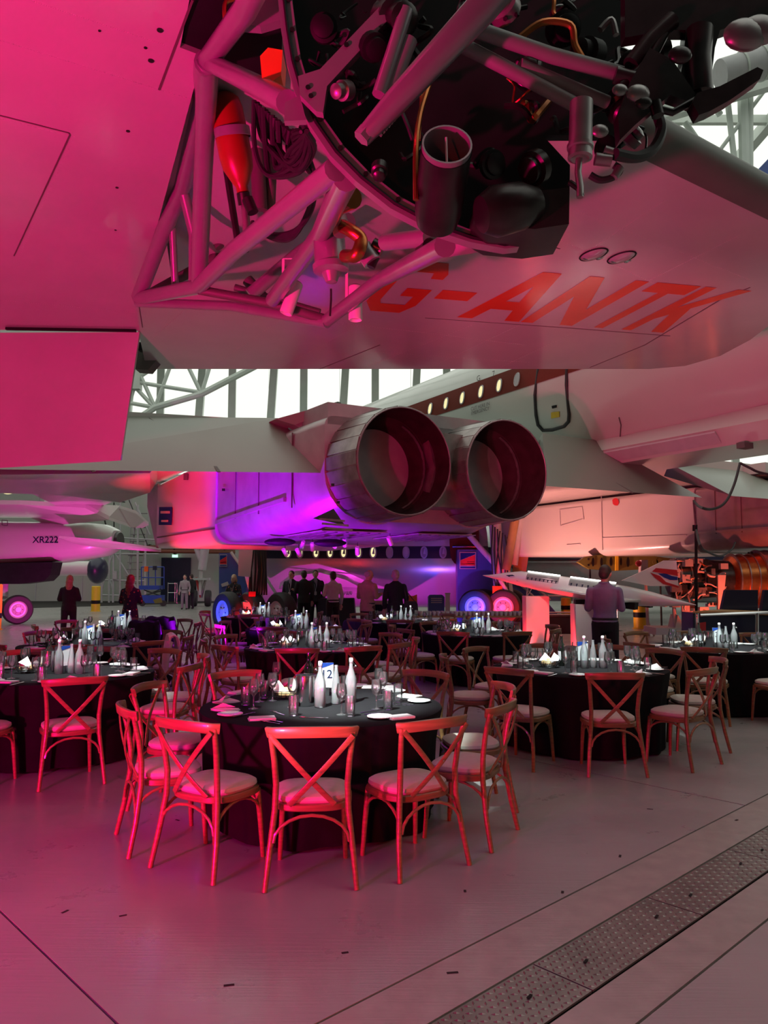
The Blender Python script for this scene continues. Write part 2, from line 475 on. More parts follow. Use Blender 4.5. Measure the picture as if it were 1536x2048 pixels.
for i in range(18):
    for j in range(11):
        if i < 9 and j < 4: continue  # front left stays solid so that side is darker
        b = MB(); b.box((-33 + 4*i, -4.5 + 4.5*j, 17.1), (3.98, 4.48, 0.05)); part('pane', b, M['pane'], sky, smooth=False)  # unseen front and left panes are added for more daylight
for i in range(19):
    b = MB(); b.box((-35 + 4*i, 18, 16.9), (0.32, 49.5, 0.4)); part('glazing_bar', b, M['steelwhite'], sky, smooth=False)
for j in range(12):
    b = MB(); b.box((1, -6.75 + 4.5*j, 16.95), (72, 0.18, 0.3)); part('glazing_bar', b, M['steelwhite'], sky, smooth=False)
# white roof trusses
tr1 = thing('roof_truss', 'white tubular roof truss in front of the bright back windows', 'truss', (-12, 38, 17), world=True)
TY = 38
def tt(name, pts, r, root, y=TY, m=None, n=8):
    b = MB(); b.tube([PY(p[0], p[1], p[2] if len(p) > 2 else y) for p in pts], r, n); return part(name, b, m or M['steelwhite'], root)
tt('chord', [(258,858),(275,838),(310,815),(403,788),(500,738),(640,665)], 0.17, tr1)
for a in (((275,738),(310,815)), ((310,815),(345,720)), ((370,720),(403,788)), ((403,788),(425,715)), ((265,763),(403,785)), ((255,805),(310,815)), ((258,738),(258,860)), ((262,765),(340,715)), ((250,840),(268,775)),((262,765),(308,815))):
    tt('brace', a, 0.10, tr1)
jb = MB(); jb.box(PY(266,752,TY), (0.8,0.5,1.4)); part('node_block', jb, M['steelwhite'], tr1)
tr2 = thing('roof_truss', 'white roof beam and struts under the roof light at top right', 'truss', (12, 22, 17), world=True)
b = MB(); b.bar(PY(1310,232,22), PY(1620,140,22), 0.35, 0.42); part('beam', b, M['steelwhite'], tr2, smooth=False)
for a, w in ((((1485,180),(1490,380)), 0.16), (((1500,190),(1500,400)), 0.1), (((1455,200),(1480,420)), 0.09), (((1370,245),(1450,360)), 0.09), (((1560,140),(1440,300)), 0.06), (((1400,60),(1560,40)),0.2), (((1330,40),(1440,230)),0.1)):
    tt('strut', a, w, tr2, 22.5)
dk = thing('roof_duct', 'pale ribbed cylinder at the top right edge', 'duct', PY(1520,120,14), world=True)
b = MB(); b.cyl(PY(1440,150,14), PY(1640,95,14), 0.28, 0.34, 24); part('duct_body', b, M['lightgrey'], dk)
for k in range(3):
    p = PY(1480+40*k, 139-11*k, 14); q = PY(1484+40*k, 138-11*k, 14)
    b = MB(); b.cyl(p, q, 0.31+0.012*k, None, 24); part('rib', b, M['steelwhite'], dk)
bt = thing('blue_tail', 'dark blue aircraft fin at the right edge below the roof light', 'tail fin', PY(1536,380,20), world=True)
b = MB(); b.prism([PY(1484,372,20), PY(1536,318,20), PY(1640,230,20), PY(1700,520,20), PY(1540,402,20)], (0, 0.4, 0)); part('fin_panel', b, M['blue'], bt)
# ------------------------------------------------------------------ near wing with opened engine nacelle
ZW = 4.4
def W(px, py, dz=0.0): return PZ(px, py, ZW + dz)
yk = thing('propeller_airliner', 'big airliner wing overhead with opened engine nacelle and red registration letters', 'airplane', (0, 6, ZW), world=True)
def tri_fill(loops, m_name, mt, parent, up=0.0, name='wing_skin'):
    b = bmesh.new()
    es = []
    for lp in loops:
        vs_ = [b.verts.new(p) for p in lp]
        es += [b.edges.new((vs_[i], vs_[(i+1) % len(vs_)])) for i in range(len(vs_))]
    bmesh.ops.triangle_fill(b, use_beauty=True, use_dissolve=False, edges=es)
    mb = MB(); b.verts.index_update()
    mb.add([v.co.copy() for v in b.verts], [[v.index for v in f.verts] for f in b.faces])
    b.free()
    return mb
tip = [W(1300,738), W(1370,732), W(1440,712), W(1500,680), W(1545,646), W(1600,600)]
outer = [Vector((-7.5, 1.6, ZW)), Vector((-7.5, W(0,660).y, ZW)), W(0,660), W(276,662), W(285,700), W(292,738), W(700,738)] + tip + [W(1690,530), W(1536,440), W(1240,296), W(1000,175), Vector((-0.6, 3.0, ZW)), Vector((-0.6,1.6,ZW))]
hole = [W(430,-260), W(360,95), W(405,112), W(276,596), W(420,608), W(655,650), W(860,520), W(1050,490), W(1085,440), W(700,60)]
sk = tri_fill([outer, hole], 'wing', M['york'], yk)
part('wing_skin', sk, M['york'], yk, smooth=False)
# edge thickness and top
eg = MB()
n = len(outer)
for i in range(n):
    a, c = outer[i], outer[(i+1) % n]
    eg.add([a, c, c + Vector((0,0,0.10)), a + Vector((0,0,0.10))], [(0,1,2,3)])
topo = [p + Vector((0,0,0.10)) for p in outer]
eg2 = tri_fill([topo], 'top', None, None); eg.add(eg2.v, eg2.f)
part('wing_upper_skin', eg, M['york'], yk, smooth=False)
# leading edge nose, rolled upward
le = [W(1000,175), W(1240,296), W(1536,440), W(1690,530)]
rings = []
for p in le:
    d = Vector((0.35, -0.94, 0)); rr = []
    for k in range(9):
        a = -PI/2 + PI * k / 8
        rr.append(p + d * (0.17*math.cos(a)) + Vector((0,0,0.15 + 0.15*math.sin(a))))
    rings.append(rr)
b = MB(); b.loft(rings, cap=True, closed=False); part('leading_edge', b, M['york_grey'], yk)  # dark grey carries the missing pink light on this edge
# recessed bay roof and walls
br = [p + Vector((0,0,0.5)) for p in hole]
b = tri_fill([br], 'bay', None, None); part('bay_roof', b, M['york'], yk, smooth=False)
b = MB()
for i in range(len(hole)):
    a, c = hole[i], hole[(i+1) % len(hole)]
    b.add([a, c, br[(i+1) % len(hole)], br[i]], [(0,1,2,3)])
part('bay_wall', b, M['york'], yk, smooth=False)
# drooped inboard flap
hy = W(140,661).y
fa = [Vector((-7.5, hy+0.03, ZW-0.03)), PY(279, 664, hy+0.03), PY(241, 921, hy+0.45), PY(0, 936, hy+0.45)]
far = fa[3] + (fa[3] - fa[2]) * 1.0
nrm = (fa[1]-fa[0]).cross(fa[2]-fa[1]).normalized()
if nrm.y < 0: nrm = -nrm
b = MB(); b.prism([fa[0], fa[1], fa[2], fa[3], far], nrm * 0.05); flap = part('flap', b, M['york'], yk, smooth=False)
for k in range(1, 6):      # spanwise rivet rows as tiny raised beads
    t = k / 6.0
    p0 = fa[1].lerp(fa[2], t); p1 = Vector((-4.9, p0.y, p0.z))
    rv = MB(); nn = 110
    for i in range(nn):
        c = p0.lerp(p1, (i+0.5)/nn) - nrm*0.001
        rv.add([c+Vector((0.005,0,0)), c+Vector((0,0,0.005)), c-Vector((0.005,0,0)), c-Vector((0,0,0.005)), c-nrm*0.003], [(0,1,4),(1,2,4),(2,3,4),(3,0,4)])
    r = part('rivet_row', rv, M['york'], flap, smooth=False, weld=False); r['kind'] = 'stuff'
b = MB(); b.bar(W(12,657,-0.01), W(272,661,-0.01), 0.04, 0.03); part('flap_gap', b, M['black'], yk, smooth=False)
# rivet rows and panel seams on the skin
def seam(pts, w=0.010, m='seam', name='panel_seam'):
    b = MB()
    for i in range(len(pts)-1): b.bar(W(*pts[i], -0.002), W(*pts[i+1], -0.002), w, 0.003)
    return part(name, b, M[m], yk, smooth=False)
seam([(0,231),(138,266),(140,270),(28,512)]); seam([(385,0),(318,180)], 0.012)
seam([(850,636),(1150,657),(1340,672)], 0.012); seam([(1075,485),(1120,498)])
seam([(1180,735),(1290,690),(1440,600),(1500,575)], 0.014); seam([(640,738),(760,690)]); seam([(276,600),(285,655)])
def rivets(p0, p1, n_):
    rv = MB(); a = W(*p0); c2 = W(*p1)
    for i in range(n_):
        c = a.lerp(c2, (i+0.5)/n_)
        rv.add([c+Vector((0.006,0,0)), c+Vector((0,0.006,0)), c-Vector((0.006,0,0)), c-Vector((0,0.006,0)), c-Vector((0,0,0.004))], [(0,1,4),(1,2,4),(2,3,4),(3,0,4)])
    r = part('rivet_row', rv, M['york'], yk, smooth=False, weld=False); r['kind'] = 'stuff'
for a, c, nn in (((0,80),(380,198),70), ((60,0),(330,90),60), ((0,236),(130,270),40), ((150,270),(40,510),50), ((290,610),(850,665),90), ((640,640),(1050,690),90),
    ((700,700),(1060,725),70), ((730,735),(945,650),50), ((560,735),(700,660),40), ((860,735),(1060,640),50), ((1000,735),(1180,650),40), ((1150,420),(1500,560),80),
    ((1100,470),(1380,600),70), ((290,690),(380,610),30), ((420,735),(560,640),40), ((1180,500),(1330,400),50), ((1300,560),(1480,470),50), ((0,600),(270,625),60)):
    rivets(a, c, nn)
for (px, py, r) in ((320,60,0.016),(302,121,0.016),(291,95,0.009),(199,61,0.007),(256,262,0.012),(234,375,0.011),(231,460,0.009)):
    b = MB(); c = W(px, py, -0.001); b.cyl(c, c - Vector((0,0,0.004)), r, None, 10); part('fastener', b, M['darkmetal'], yk)
# registration letters painted under the wing
LET = {
 'G': [[(0.95,0.72),(0.95,0.82),(0.78,1.0),(0.22,1.0),(0.0,0.8),(0.0,0.2),(0.22,0.0),(0.78,0.0),(0.95,0.18),(0.95,0.52),(0.5,0.52),(0.5,0.36),(0.74,0.36),(0.74,0.18),(0.28,0.18),(0.22,0.26),(0.22,0.74),(0.28,0.82),(0.7,0.82),(0.74,0.72)]],
 '-': [[(0.0,0.36),(0.62,0.36),(0.62,0.54),(0.0,0.54)]],
 'A': [[(0,0),(0.24,0),(0.33,0.24),(0.67,0.24),(0.76,0),(1,0),(0.63,1),(0.37,1)], [(0.40,0.42),(0.5,0.74),(0.60,0.42)]],
 'N': [[(0,0),(0.22,0),(0.22,0.62),(0.72,0),(0.95,0),(0.95,1),(0.73,1),(0.73,0.38),(0.23,1),(0,1)]],
 'T': [[(0.36,0),(0.58,0),(0.58,0.82),(0.94,0.82),(0.94,1),(0,1),(0,0.82),(0.36,0.82)]],
 'K': [[(0,0),(0.22,0),(0.22,0.30),(0.34,0.42),(0.68,0),(0.96,0),(0.50,0.58),(0.92,1),(0.64,1),(0.22,0.58),(0.22,1),(0,1)]]}
bl0, bl1 = W(718,619), W(1330,665)
bx_ = (bl1 - bl0); 
upv0 = W(868,521) - W(738,622) ; 
def lmap(x, y): 
    up = W(796,522) - W(712,622)
    return bl0 + bx_ * x + up * y + Vector((0,0,-0.004))
adv = 0.0
specs = [('G',0.0,0.155),('-',0.175,0.16),('A',0.30,0.20),('N',0.505,0.18),('T',0.70,0.14),('K',0.845,0.155)]
for ch, x0, w in specs:
    loops = [[lmap(x0 + w*p[0], p[1]) for p in lp] for lp in LET[ch]]
    b = tri_fill(loops, ch, None, None); o = part('registration_letter', b, M['york_red'], yk, smooth=False); o['label'] = 'red painted character ' + ('dash' if ch == '-' else ch)
# landing lights
M['lens'] = mat('landing_light_lens', (0.42,0.42,0.44), 0.12, 0.4, coat=1.0)
for (px, py) in ((1187,509),(1243,515)):
    c = W(px, py, -0.004)
    e2 = (W(1210,498)-W(1164,521))*0.5; e1 = Vector((e2.y,-e2.x,0)).normalized()*0.085; FM = Matrix.Translation(c) @ Matrix((e1/0.135, e2/0.135, Vector((0,0,1)))).transposed().to_4x4()
    b = MB(); b.ring([(0.0,-0.03),(0.07,-0.028),(0.125,-0.008),(0.135,0.0)], FM, 28); lo = part('landing_light', b, M['lens'], yk)
    b = MB(); b.tube([FM @ Vector((0.138*math.cos(a), 0.138*math.sin(a), 0)) for a in [2*PI*k/28 for k in range(28)]], 0.007, 6, closed=True); part('lens_rim', b, M['black'], lo)
    for q in (-0.05, 0.05):
        b = MB(); b.sphere(c + Vector((q, 0.04, -0.012)), (0.03,0.02,0.02), 10, 6); part('bulb', b, M['chrome'], lo)
# aileron edge hardware and outer flap hinge
b = MB(); b.prism([PY(274,700,9.6), PY(330,700,9.6), PY(296,740,9.6), PY(270,738,9.6)], (0,0.2,0)); part('hinge_fairing', b, M['york_grey'], yk)
b = MB(); b.prism([PY(278,684,9.3), PY(334,686,9.3), PY(318,702,9.3), PY(276,700,9.3)], (0,0.1,0)); part('hinge_shroud', b, M['black'], yk)

# ----- nacelle former ring, bulkhead and tubular mount
NR = 2.7          # depth of the nacelle former
ringpx = [(548,-60),(556,0),(562,60),(572,120),(590,185),(618,248),(660,310),(712,362),(780,416),(860,458),(940,484),(1010,497),(1052,492),(1078,472)]
inner = [(578,-60),(584,0),(592,60),(602,118),(620,178),(648,236),(688,292),(738,344),(802,394),(876,434),(948,462),(1010,478),(1044,474),(1064,458)]
def former(y0, y1, o_, i_, name, m):
    b = MB(); A = [PY(p[0], p[1], y0) for p in o_]; B = [PY(p[0], p[1], y0) for p in i_]
    d = Vector((0, y1-y0, 0)); k = len(A)
    rings_ = [[A[i], B[i], B[i]+d, A[i]+d] for i in range(k)]
    b.loft(rings_, True); return part(name, b, m, yk)
former(NR, NR+0.05, ringpx, inner, 'former_ring', M['york_tube'])
mid = [((a[0]*0.55+c[0]*0.45), (a[1]*0.55+c[1]*0.45)) for a, c in zip(ringpx, inner)]
b = MB(); b.tube([PY(p[0], p[1], NR-0.004) for p in mid], 0.007, 6); part('ring_channel', b, M['black'], yk)
for i in range(1, len(mid)-1):
    p = PY(mid[i][0]*0.45+inner[i][0]*0.55, mid[i][1]*0.45+inner[i][1]*0.55, NR-0.002)
    b = MB(); b.cyl(p, p+Vector((0,-0.006,0)), 0.009, None, 8); part('ring_bolt', b, M['darkmetal'], yk)
# dark bulkhead behind the ring
bk = inner + [(1138,448),(1140,330),(1085,270),(1240,270),(1250,40),(1240,-80)]
b = MB(); b.prism([PY(p[0], p[1], NR+0.12) for p in bk], (0,0.04,0)); part('firewall', b, M['black'], yk, smooth=False)
b = MB(); A = [PY(p[0], p[1], NR+0.04) for p in inner]; B = [PY(p[0], p[1], NR+0.12) for p in inner]
b.loft([A, B], False, False); part('nacelle_skin', b, M['black'], yk)
# added black sheet for the unlit nacelle interior, upper left of the bay
b = MB(); b.prism([W(395,-60,0.03), W(362,96,0.03), W(408,112,0.03), W(430,135,0.03), W(560,190,0.03), W(570,-60,0.03)], (0,0,0.05)); part('bay_black_sheet', b, M['black'], yk, smooth=False)
def tb(name, pts, r, m='york_tube', n=12):
    q = [PY(*p) for p in pts]
    if name in ('hose','wiring_loom','pump_elbow','pipe'): q = cr(q)
    b = MB(); b.tube(q, r, n); return part(name, b, M[m], yk)
# main truss (px, py, depth)
T = 'mount_tube'
tb(T, [(412,125,3.8),(405,200,4.4),(365,375,5.4),(330,455,5.8),(277,595,6.4)], 0.062)
tb(T, [(416,122,3.8),(408,300,4.6),(398,560,5.4)], 0.06)
tb(T, [(277,597,6.4),(398,573,5.4)], 0.055)
tb(T, [(398,573,5.4),(470,500,4.6),(672,338,2.78)], [0.055,0.055,0.046])
tb(T, [(416,120,3.8),(490,20,3.1),(520,-40,2.9)], 0.052)
tb(T, [(420,125,3.8),(520,175,3.1),(575,205,2.76)], 0.045)
tb(T, [(398,580,5.4),(545,607,5.4),(655,640,5.2)], 0.034, 'york_grey')
tb(T, [(275,605,6.4),(460,612,5.9),(655,645,5.2)], 0.04)
tb(T, [(655,640,5.2),(760,560,4.5),(890,492,3.0)], 0.045)
tb(T, [(692,356,2.8),(640,470,4.0),(545,600,5.3)], 0.05)
tb(T, [(345,455,5.8),(350,570,6.0)], 0.028)
tb(T, [(366,378,5.4),(388,470,5.6),(388,575,5.5)], 0.04)
tb(T, [(338,465,6.3),(352,573,6.4)], 0.03)
tb(T, [(380,385,6.4),(440,495,6.4)], 0.04, 'york_grey')
tb(T, [(285,597,6.6),(450,505,6.6)], 0.045, 'york_grey')
tb(T, [(380,377,6.6),(436,380,6.6)], 0.045, 'york_grey')
tb(T, [(500,590,6.0),(600,505,6.0),(700,440,5.5)], 0.055)
tb(T, [(470,575,6.2),(640,625,6.2)], 0.03, 'york_grey')
tb(T, [(495,560,6.3),(530,600,6.3)], 0.05, 'york_grey')
tb(T, [(770,485,3.6),(860,475,3.3)], 0.04)
b = MB()
for a in ((435,255),(600,225),(650,560),(690,500)): pass
# channel beam with gusset, front of the bay
b = MB(); b.prism([PY(p[0],p[1],2.62) for p in ((772,-30),(798,-30),(792,22),(654,172),(646,225),(632,222),(600,190),(596,152),(640,138),(770,2))], (0,0.035,0)); gp = part('gusset_beam', b, M['york_tube'], yk, smooth=False)
for (px,py) in ((730,22),(689,70),(693,90),(616,175),(622,192)):
    b = MB(); p = PY(px,py,2.618); b.cyl(p, p+Vector((0,-0.004,0)), 0.009, None, 8); part('bolt_hole', b, M['black'], gp)
b = MB(); b.prism([PY(p[0],p[1],2.66) for p in ((570,205),(600,190),(612,240),(568,242))], (0,0.03,0)); part('gusset_plate', b, M['york_tube'], yk, smooth=False)
b = MB(); b.prism([PY(p[0],p[1],3.3) for p in ((470,48),(495,8),(530,-20),(590,-20),(560,40),(520,52))], (0,0.05,0)); part('access_panel', b, M['york_tube'], yk, smooth=False)
# engine bearer beam
b = MB(); b.tube([PY(725,276,2.45), PY(790,205,2.4), PY(965,15,2.3), PY(1010,-40,2.3)], [0.030,0.042,0.052,0.055], 12); be = part('bearer_beam', b, M['york_tube'], yk)
b = MB(); b.cyl(PY(722,278,2.44), PY(735,262,2.44), 0.03, None, 6); part('bearer_bolt', b, M['york_tube'], be)
for i in range(12):
    t = i/11; p = PY(752+60*t, 262-68*t, 2.44); b = MB(); b.cyl(p, p+Vector((0.02,0.01,-0.01)), 0.006, None, 6); part('bearer_stud', b, M['midmetal'], be)
tb('bearer_strut', [(758,190,2.6),(800,60,2.6),(812,20,2.6)], 0.026)
tb('bearer_strut', [(778,188,2.62),(820,80,2.62)], 0.028)
tb('bearer_strut', [(955,60,2.45),(1100,110,2.5),(1395,190,2.6)], 0.026, 'grey')
tb('bearer_strut', [(920,88,2.48),(1020,140,2.5),(1160,215,2.55)], 0.024, 'grey')
tb('bearer_strut', [(1040,130,2.5),(1215,205,2.6)], 0.022, 'grey')
tb('bearer_strut', [(620,-20,3.0),(650,80,3.0)], 0.03)
# exhaust duct
def lathe_px(name, p0, p1, prof, m, n=28, parent=None):
    a = PY(*p0); c = PY(*p1); ax = (c - a); L = ax.length; q = ax.to_track_quat('Z', 'Y').to_matrix().to_4x4()
    b = MB(); b.ring([(r, z*L) for r, z in prof], Matrix.Translation(a) @ q, n); return part(name, b, m, parent or yk)
a = PY(893,298,2.35); q = Vector((0.03,-0.95,0.28)).normalized().to_track_quat('Z','Y').to_matrix().to_4x4()
b = MB(); b.ring([(0.080,0.0),(0.080,0.02),(0.074,0.02),(0.068,-0.05),(0.06,-0.28),(0.0,-0.29)], Matrix.Translation(a) @ q, 30); ed = part('exhaust_duct_mouth', b, M['york_tube'], yk)
b = MB(); b.ring([(0.082,0.0),(0.084,-0.26),(0.075,-0.32),(0.0,-0.33)], Matrix.Translation(a) @ q, 30); part('exhaust_duct', b, M['darkmetal'], yk)
b = MB(); b.cyl(PY(892,275,2.35), PY(894,335,2.35), 0.004, None, 6); part('duct_vane', b, M['hub'], yk)
lathe_px('carburettor_body', (960,430,2.5), (1075,405,2.55), [(0.0,0),(0.06,0.02),(0.085,0.25),(0.08,0.7),(0.05,1.0),(0,1.0)], M['darkmetal'])
b = MB(); b.prism([PY(p[0],p[1],2.55) for p in ((950,395),(1138,375),(1138,448),(1070,458),(985,450),(950,430))], (0,0.25,0)); part('intake_box', b, M['darkmetal'], yk)
lathe_px('oil_filter', (1163,205,2.3), (1160,318,2.3), [(0.0,0),(0.036,0.0),(0.036,0.75),(0.041,0.76),(0.041,0.82),(0.036,0.84),(0.038,0.98),(0.028,1.0),(0.0,0.9)], M['midmetal'], 24)
tb('drain_fitting', [(1158,318,2.3),(1156,345,2.3),(1160,372,2.28),(1160,395,2.28)], 0.011, 'midmetal')
tb('drain_fitting', [(1140,365,2.3),(1160,380,2.28),(1163,392,2.28)], 0.009, 'darkmetal')
for pts, r, m_ in (
    ([(1315,230,2.6),(1322,262,2.55),(1305,300,2.5),(1270,315,2.45),(1230,308,2.4)], 0.019, 'rubber'),
    ([(1180,350,2.45),(1200,360,2.45),(1225,355,2.45),(1240,340,2.45),(1228,330,2.45)], 0.012, 'rubber'),
    ([(858,170,2.6),(840,230,2.55),(832,300,2.5),(832,400,2.5)], 0.010, 'copper'),
    ([(845,155,2.62),(838,280,2.55)], 0.006, 'copper'),
    ([(1040,75,2.5),(1085,45,2.5),(1140,50,2.5),(1150,90,2.52),(1170,125,2.55)], 0.012, 'copper'),
    ([(700,120,2.7),(695,160,2.7),(720,178,2.68),(752,160,2.66)], 0.009, 'rubber'),
    ([(800,215,2.6),(815,250,2.55),(825,280,2.55)], 0.007, 'rubber'),
    ([(1200,60,2.6),(1222,40,2.6),(1232,70,2.6)], 0.012, 'midmetal'),
    ([(450,40,3.4),(452,5,3.4),(480,-5,3.4)], 0.012, 'copper')):
    tb('hose', pts, r, m_, 8)
tb('hose_fitting', [(1190,318,2.42),(1222,322,2.42)], 0.020, 'midmetal'); tb('hose_fitting', [(1208,302,2.42),(1238,312,2.42)], 0.018, 'midmetal'); tb('hose_fitting', [(1228,355,2.44),(1240,335,2.44)], 0.014, 'midmetal')
# accessory clutter inside the nacelle
r2 = random.Random(21)
cl = [(740,90,0.05),(770,40,0.075),(1015,30,0.06),(1060,160,0.05),(1120,60,0.06),(1195,110,0.05),(1240,200,0.06),(1250,285,0.045),(1210,300,0.04),(980,330,0.05),(1080,330,0.06),(760,330,0.03),(700,180,0.035),(650,60,0.05),(1290,150,0.05),(1330,100,0.05),(1300,180,0.05)]
for (px, py, s) in cl:
    p = (px, py, 2.62 + 0.12*r2.random()); q_ = (px + r2.uniform(-45,45), py + r2.uniform(-40,40), 2.6)
    lathe_px('accessory', p, q_, [(0,0),(s*0.7,0.0),(s,0.12),(s,0.55),(s*0.75,0.6),(s*0.75,0.9),(s*0.4,1.0),(0,1.0)], M[r2.choice(['darkmetal','darkmetal','midmetal','black'])], 18)
for k in range(46):
    x, y = r2.uniform(640,1330), r2.uniform(-20,330)
    if y > 120 + (x-640)*0.9 or (x > 1150 and y > 300): continue
    pts = [(x, y, 2.72)]
    for j in range(4): pts.append((pts[-1][0]+r2.uniform(-35,35), pts[-1][1]+r2.uniform(-35,35), 2.62+0.1*r2.random()))
    tb('pipe', pts, r2.uniform(0.004, 0.013), r2.choice(['darkmetal','rubber','darkmetal','black','copper','york_tube'][:5 if k % 6 else 6]), 6)
# engine parts seen against the roof light
b = MB(); b.prism([PY(p[0],p[1],2.5) for p in ((1250,-40),(1560,-60),(1560,20),(1500,40),(1440,60),(1430,95),(1420,180),(1392,200),(1355,180),(1365,130),(1372,60),(1340,60),(1250,75))], (0,0.05,0)); part('engine_side_plate', b, M['darkmetal'], yk, smooth=False)
b = MB(); b.prism([PY(p[0],p[1],2.4) for p in ((1385,205),(1395,185),(1440,172),(1515,134),(1527,140),(1520,158),(1460,200),(1420,222),(1398,230))], (0,0.05,0)); part('engine_foot', b, M['darkmetal'], yk, smooth=False)
b = MB(); b.prism([PY(p[0],p[1],2.45) for p in ((1300,95),(1345,120),(1390,185),(1385,205),(1340,190),(1310,215),(1270,250),(1240,280),(1236,230),(1262,160))], (0,0.05,0)); part('engine_side_plate', b, M['darkmetal'], yk, smooth=False)
for pts, r in (([(1230,150,2.5),(1310,170,2.5),(1395,200,2.5)],0.028),([(1262,130,2.5),(1300,80,2.5),(1345,40,2.5)],0.03),([(1400,60,2.5),(1395,120,2.5),(1400,190,2.5)],0.045),([(1305,215,2.45),(1345,225,2.45),(1400,195,2.45)],0.012),([(1330,60,2.5),(1300,120,2.5),(1240,175,2.5)],0.02),([(1310,205,2.4),(1316,232,2.4)],0.02)):
    tb('bracket_tube', pts, r, 'darkmetal')
for (px,py,rx,m_) in ((1276,187,0.030,'midmetal'),(1240,180,0.02,'midmetal'),(1200,262,0.022,'midmetal'),(1287,205,0.022,'darkmetal'),(1490,70,0.055,'midmetal'),(1520,60,0.05,'midmetal'),(1360,110,0.03,'darkmetal')):
    c = PY(px,py,2.38); b = MB(); b.sphere(c, (rx*1.3, rx*0.6, rx), 12, 8); part('accessory_cap', b, M[m_], yk)
# red extinguisher bottle in the truss
lathe_px('extinguisher_bottle', (447,188,4.3), (486,385,4.45), [(0.0,-0.02),(0.05,0.0),(0.085,0.06),(0.096,0.15),(0.098,0.62),(0.09,0.75),(0.05,0.9),(0.036,0.94),(0.036,1.0),(0,1.0)], M['redpaint'], 26)
lathe_px('bottle_strap', (463,255,4.34), (466,275,4.36), [(0.103,0),(0.106,0.05),(0.106,0.95),(0.103,1.0)], M['york_tube'], 26)
tb('bottle_rail', [(428,180,4.5),(475,480,4.7)], 0.022, 'darkmetal', 8)
tb('bottle_valve', [(486,385,4.45),(490,410,4.48)], 0.04, 'darkmetal'); tb('bottle_valve', [(490,410,4.48),(494,470,4.5)], 0.025, 'midmetal')
tb('bottle_valve', [(495,398,4.42),(506,425,4.42)], 0.035, 'darkmetal')
# orange lamp box and wiring
b = MB(); b.prism([PY(p[0],p[1],3.0) for p in ((520,112),(536,95),(565,100),(562,150),(545,162),(524,158))], (0,0.12,0)); part('orange_junction_box', b, M['orange'], yk)
r3 = random.Random(5)
for k in range(18):
    x0 = 508 + 6*k
    tb('wiring_loom', [(x0, 200+5*k, 4.1), (x0+r3.uniform(-6,6), 260+r3.uniform(-10,50), 4.2), (x0+20+r3.uniform(-10,12), 320+r3.uniform(-50,35), 4.2), (590+r3.uniform(-15,15), 345-5*k, 4.0), (618+r3.uniform(-10,12), 300-r3.uniform(0,50), 3.8), (610+r3.uniform(-10,18), 235+r3.uniform(-10,30), 3.6)], 0.009 + 0.008*r3.random(), 'rubber', 7)
for k in range(5):
    tb('wiring_loom', [(505,445+3*k,4.6),(540+4*k,468+3*k,4.4),(590,462+2*k,4.2),(622,420-3*k,4.0),(630,370-5*k,3.8)], 0.015, 'rubber', 7)
tb('hydraulic_pipe', [(512,260,4.9),(520,420,5.0)], 0.05, 'york_grey'); tb('hydraulic_pipe', [(545,260,4.9),(538,440,5.1)], 0.04, 'york_grey')
# pump with coupling below the truss
lathe_px('fuel_pump', (658,470,4.0), (663,560,4.0), [(0,0),(0.07,0.0),(0.085,0.1),(0.085,0.65),(0.098,0.68),(0.095,0.8),(0.05,0.85),(0.03,1.05),(0,1.08)], M['york_tube'], 26)
tb('pump_elbow', [(690,400,3.5),(668,425,3.7),(668,448,3.9)], 0.042, 'york_tube'); tb('pump_elbow', [(705,395,3.4),(680,405,3.5)], 0.05, 'copper')
tb('pump_elbow', [(668,445,3.9),(700,460,3.8),(722,480,3.8),(712,510,3.8),(690,512,3.9)], 0.035, 'copper')
tb('pump_clamp', [(676,440,3.88),(684,462,3.85)], 0.05, 'midmetal')
tb('valve_body', [(725,495,3.9),(745,525,3.9)], 0.05, 'york_tube'); tb('valve_body', [(745,490,3.9),(765,500,3.9)], 0.04, 'darkmetal'); tb('valve_body', [(752,512,3.9),(742,535,3.9)], 0.022, 'darkmetal')
tb('chain', [(662,578,4.0),(662,600,4.0),(660,632,4.0)], 0.006, 'darkmetal', 6)
tb('clamp', [(845,500,3.4),(860,492,3.3)], 0.035, 'darkmetal'); 
b = MB(); b.prism([PY(p[0],p[1],4.6) for p in ((476,490),(500,458),(496,500),(484,505))], (0,0.03,0)); part('bracket', b, M['black'], yk)
index_kids(yk)

# two can spotlights hanging from the truss
M['can'] = mat('spotlight_white', (0.75,0.72,0.74), 0.35, 0, coat=0.3)
def can_spot(px, py, y, tilt, label):
    c = PY(px, py, y)
    t = thing('can_spotlight', label, 'spotlight', c, 0, 'can spotlights on the engine mount')
    R = Euler((0, tilt, 0)).to_matrix().to_4x4()
    b = MB(); b.ring([(0,0.115),(0.040,0.115),(0.046,0.108),(0.046,-0.112),(0.042,-0.118),(0.036,-0.10),(0.0,-0.09)], R, 24); part('lamp_can', b, M['can'], t)
    b = MB(); b.ring([(0,0.121),(0.036,0.119),(0.04,0.114)], R, 20); part('vent_cap', b, M['black'], t)
    b = MB(); b.bar((-0.06,0,0.02), (-0.06,0,0.28), 0.018, 0.004, (0,1,0)); b.bar((-0.06,0,0.28), (0.03,0,0.28), 0.004, 0.018, (0,1,0)); part('yoke', b, M['can'], t)
    b = MB(); b.cyl((-0.045,0,0.01), (-0.075,0,0.01), 0.018, None, 12); part('yoke_knob', b, M['can'], t)
    b = MB(); b.ring([(0,-0.094),(0.034,-0.10)], R, 20); part('lamp_lens', b, M['lens'], t)
    return t
can_spot(583, 596, 5.2, 0.33, 'tilted pink-lit can spotlight left under the engine mount')
can_spot(711, 606, 5.0, 0.0, 'upright pink-lit can spotlight right under the engine mount')
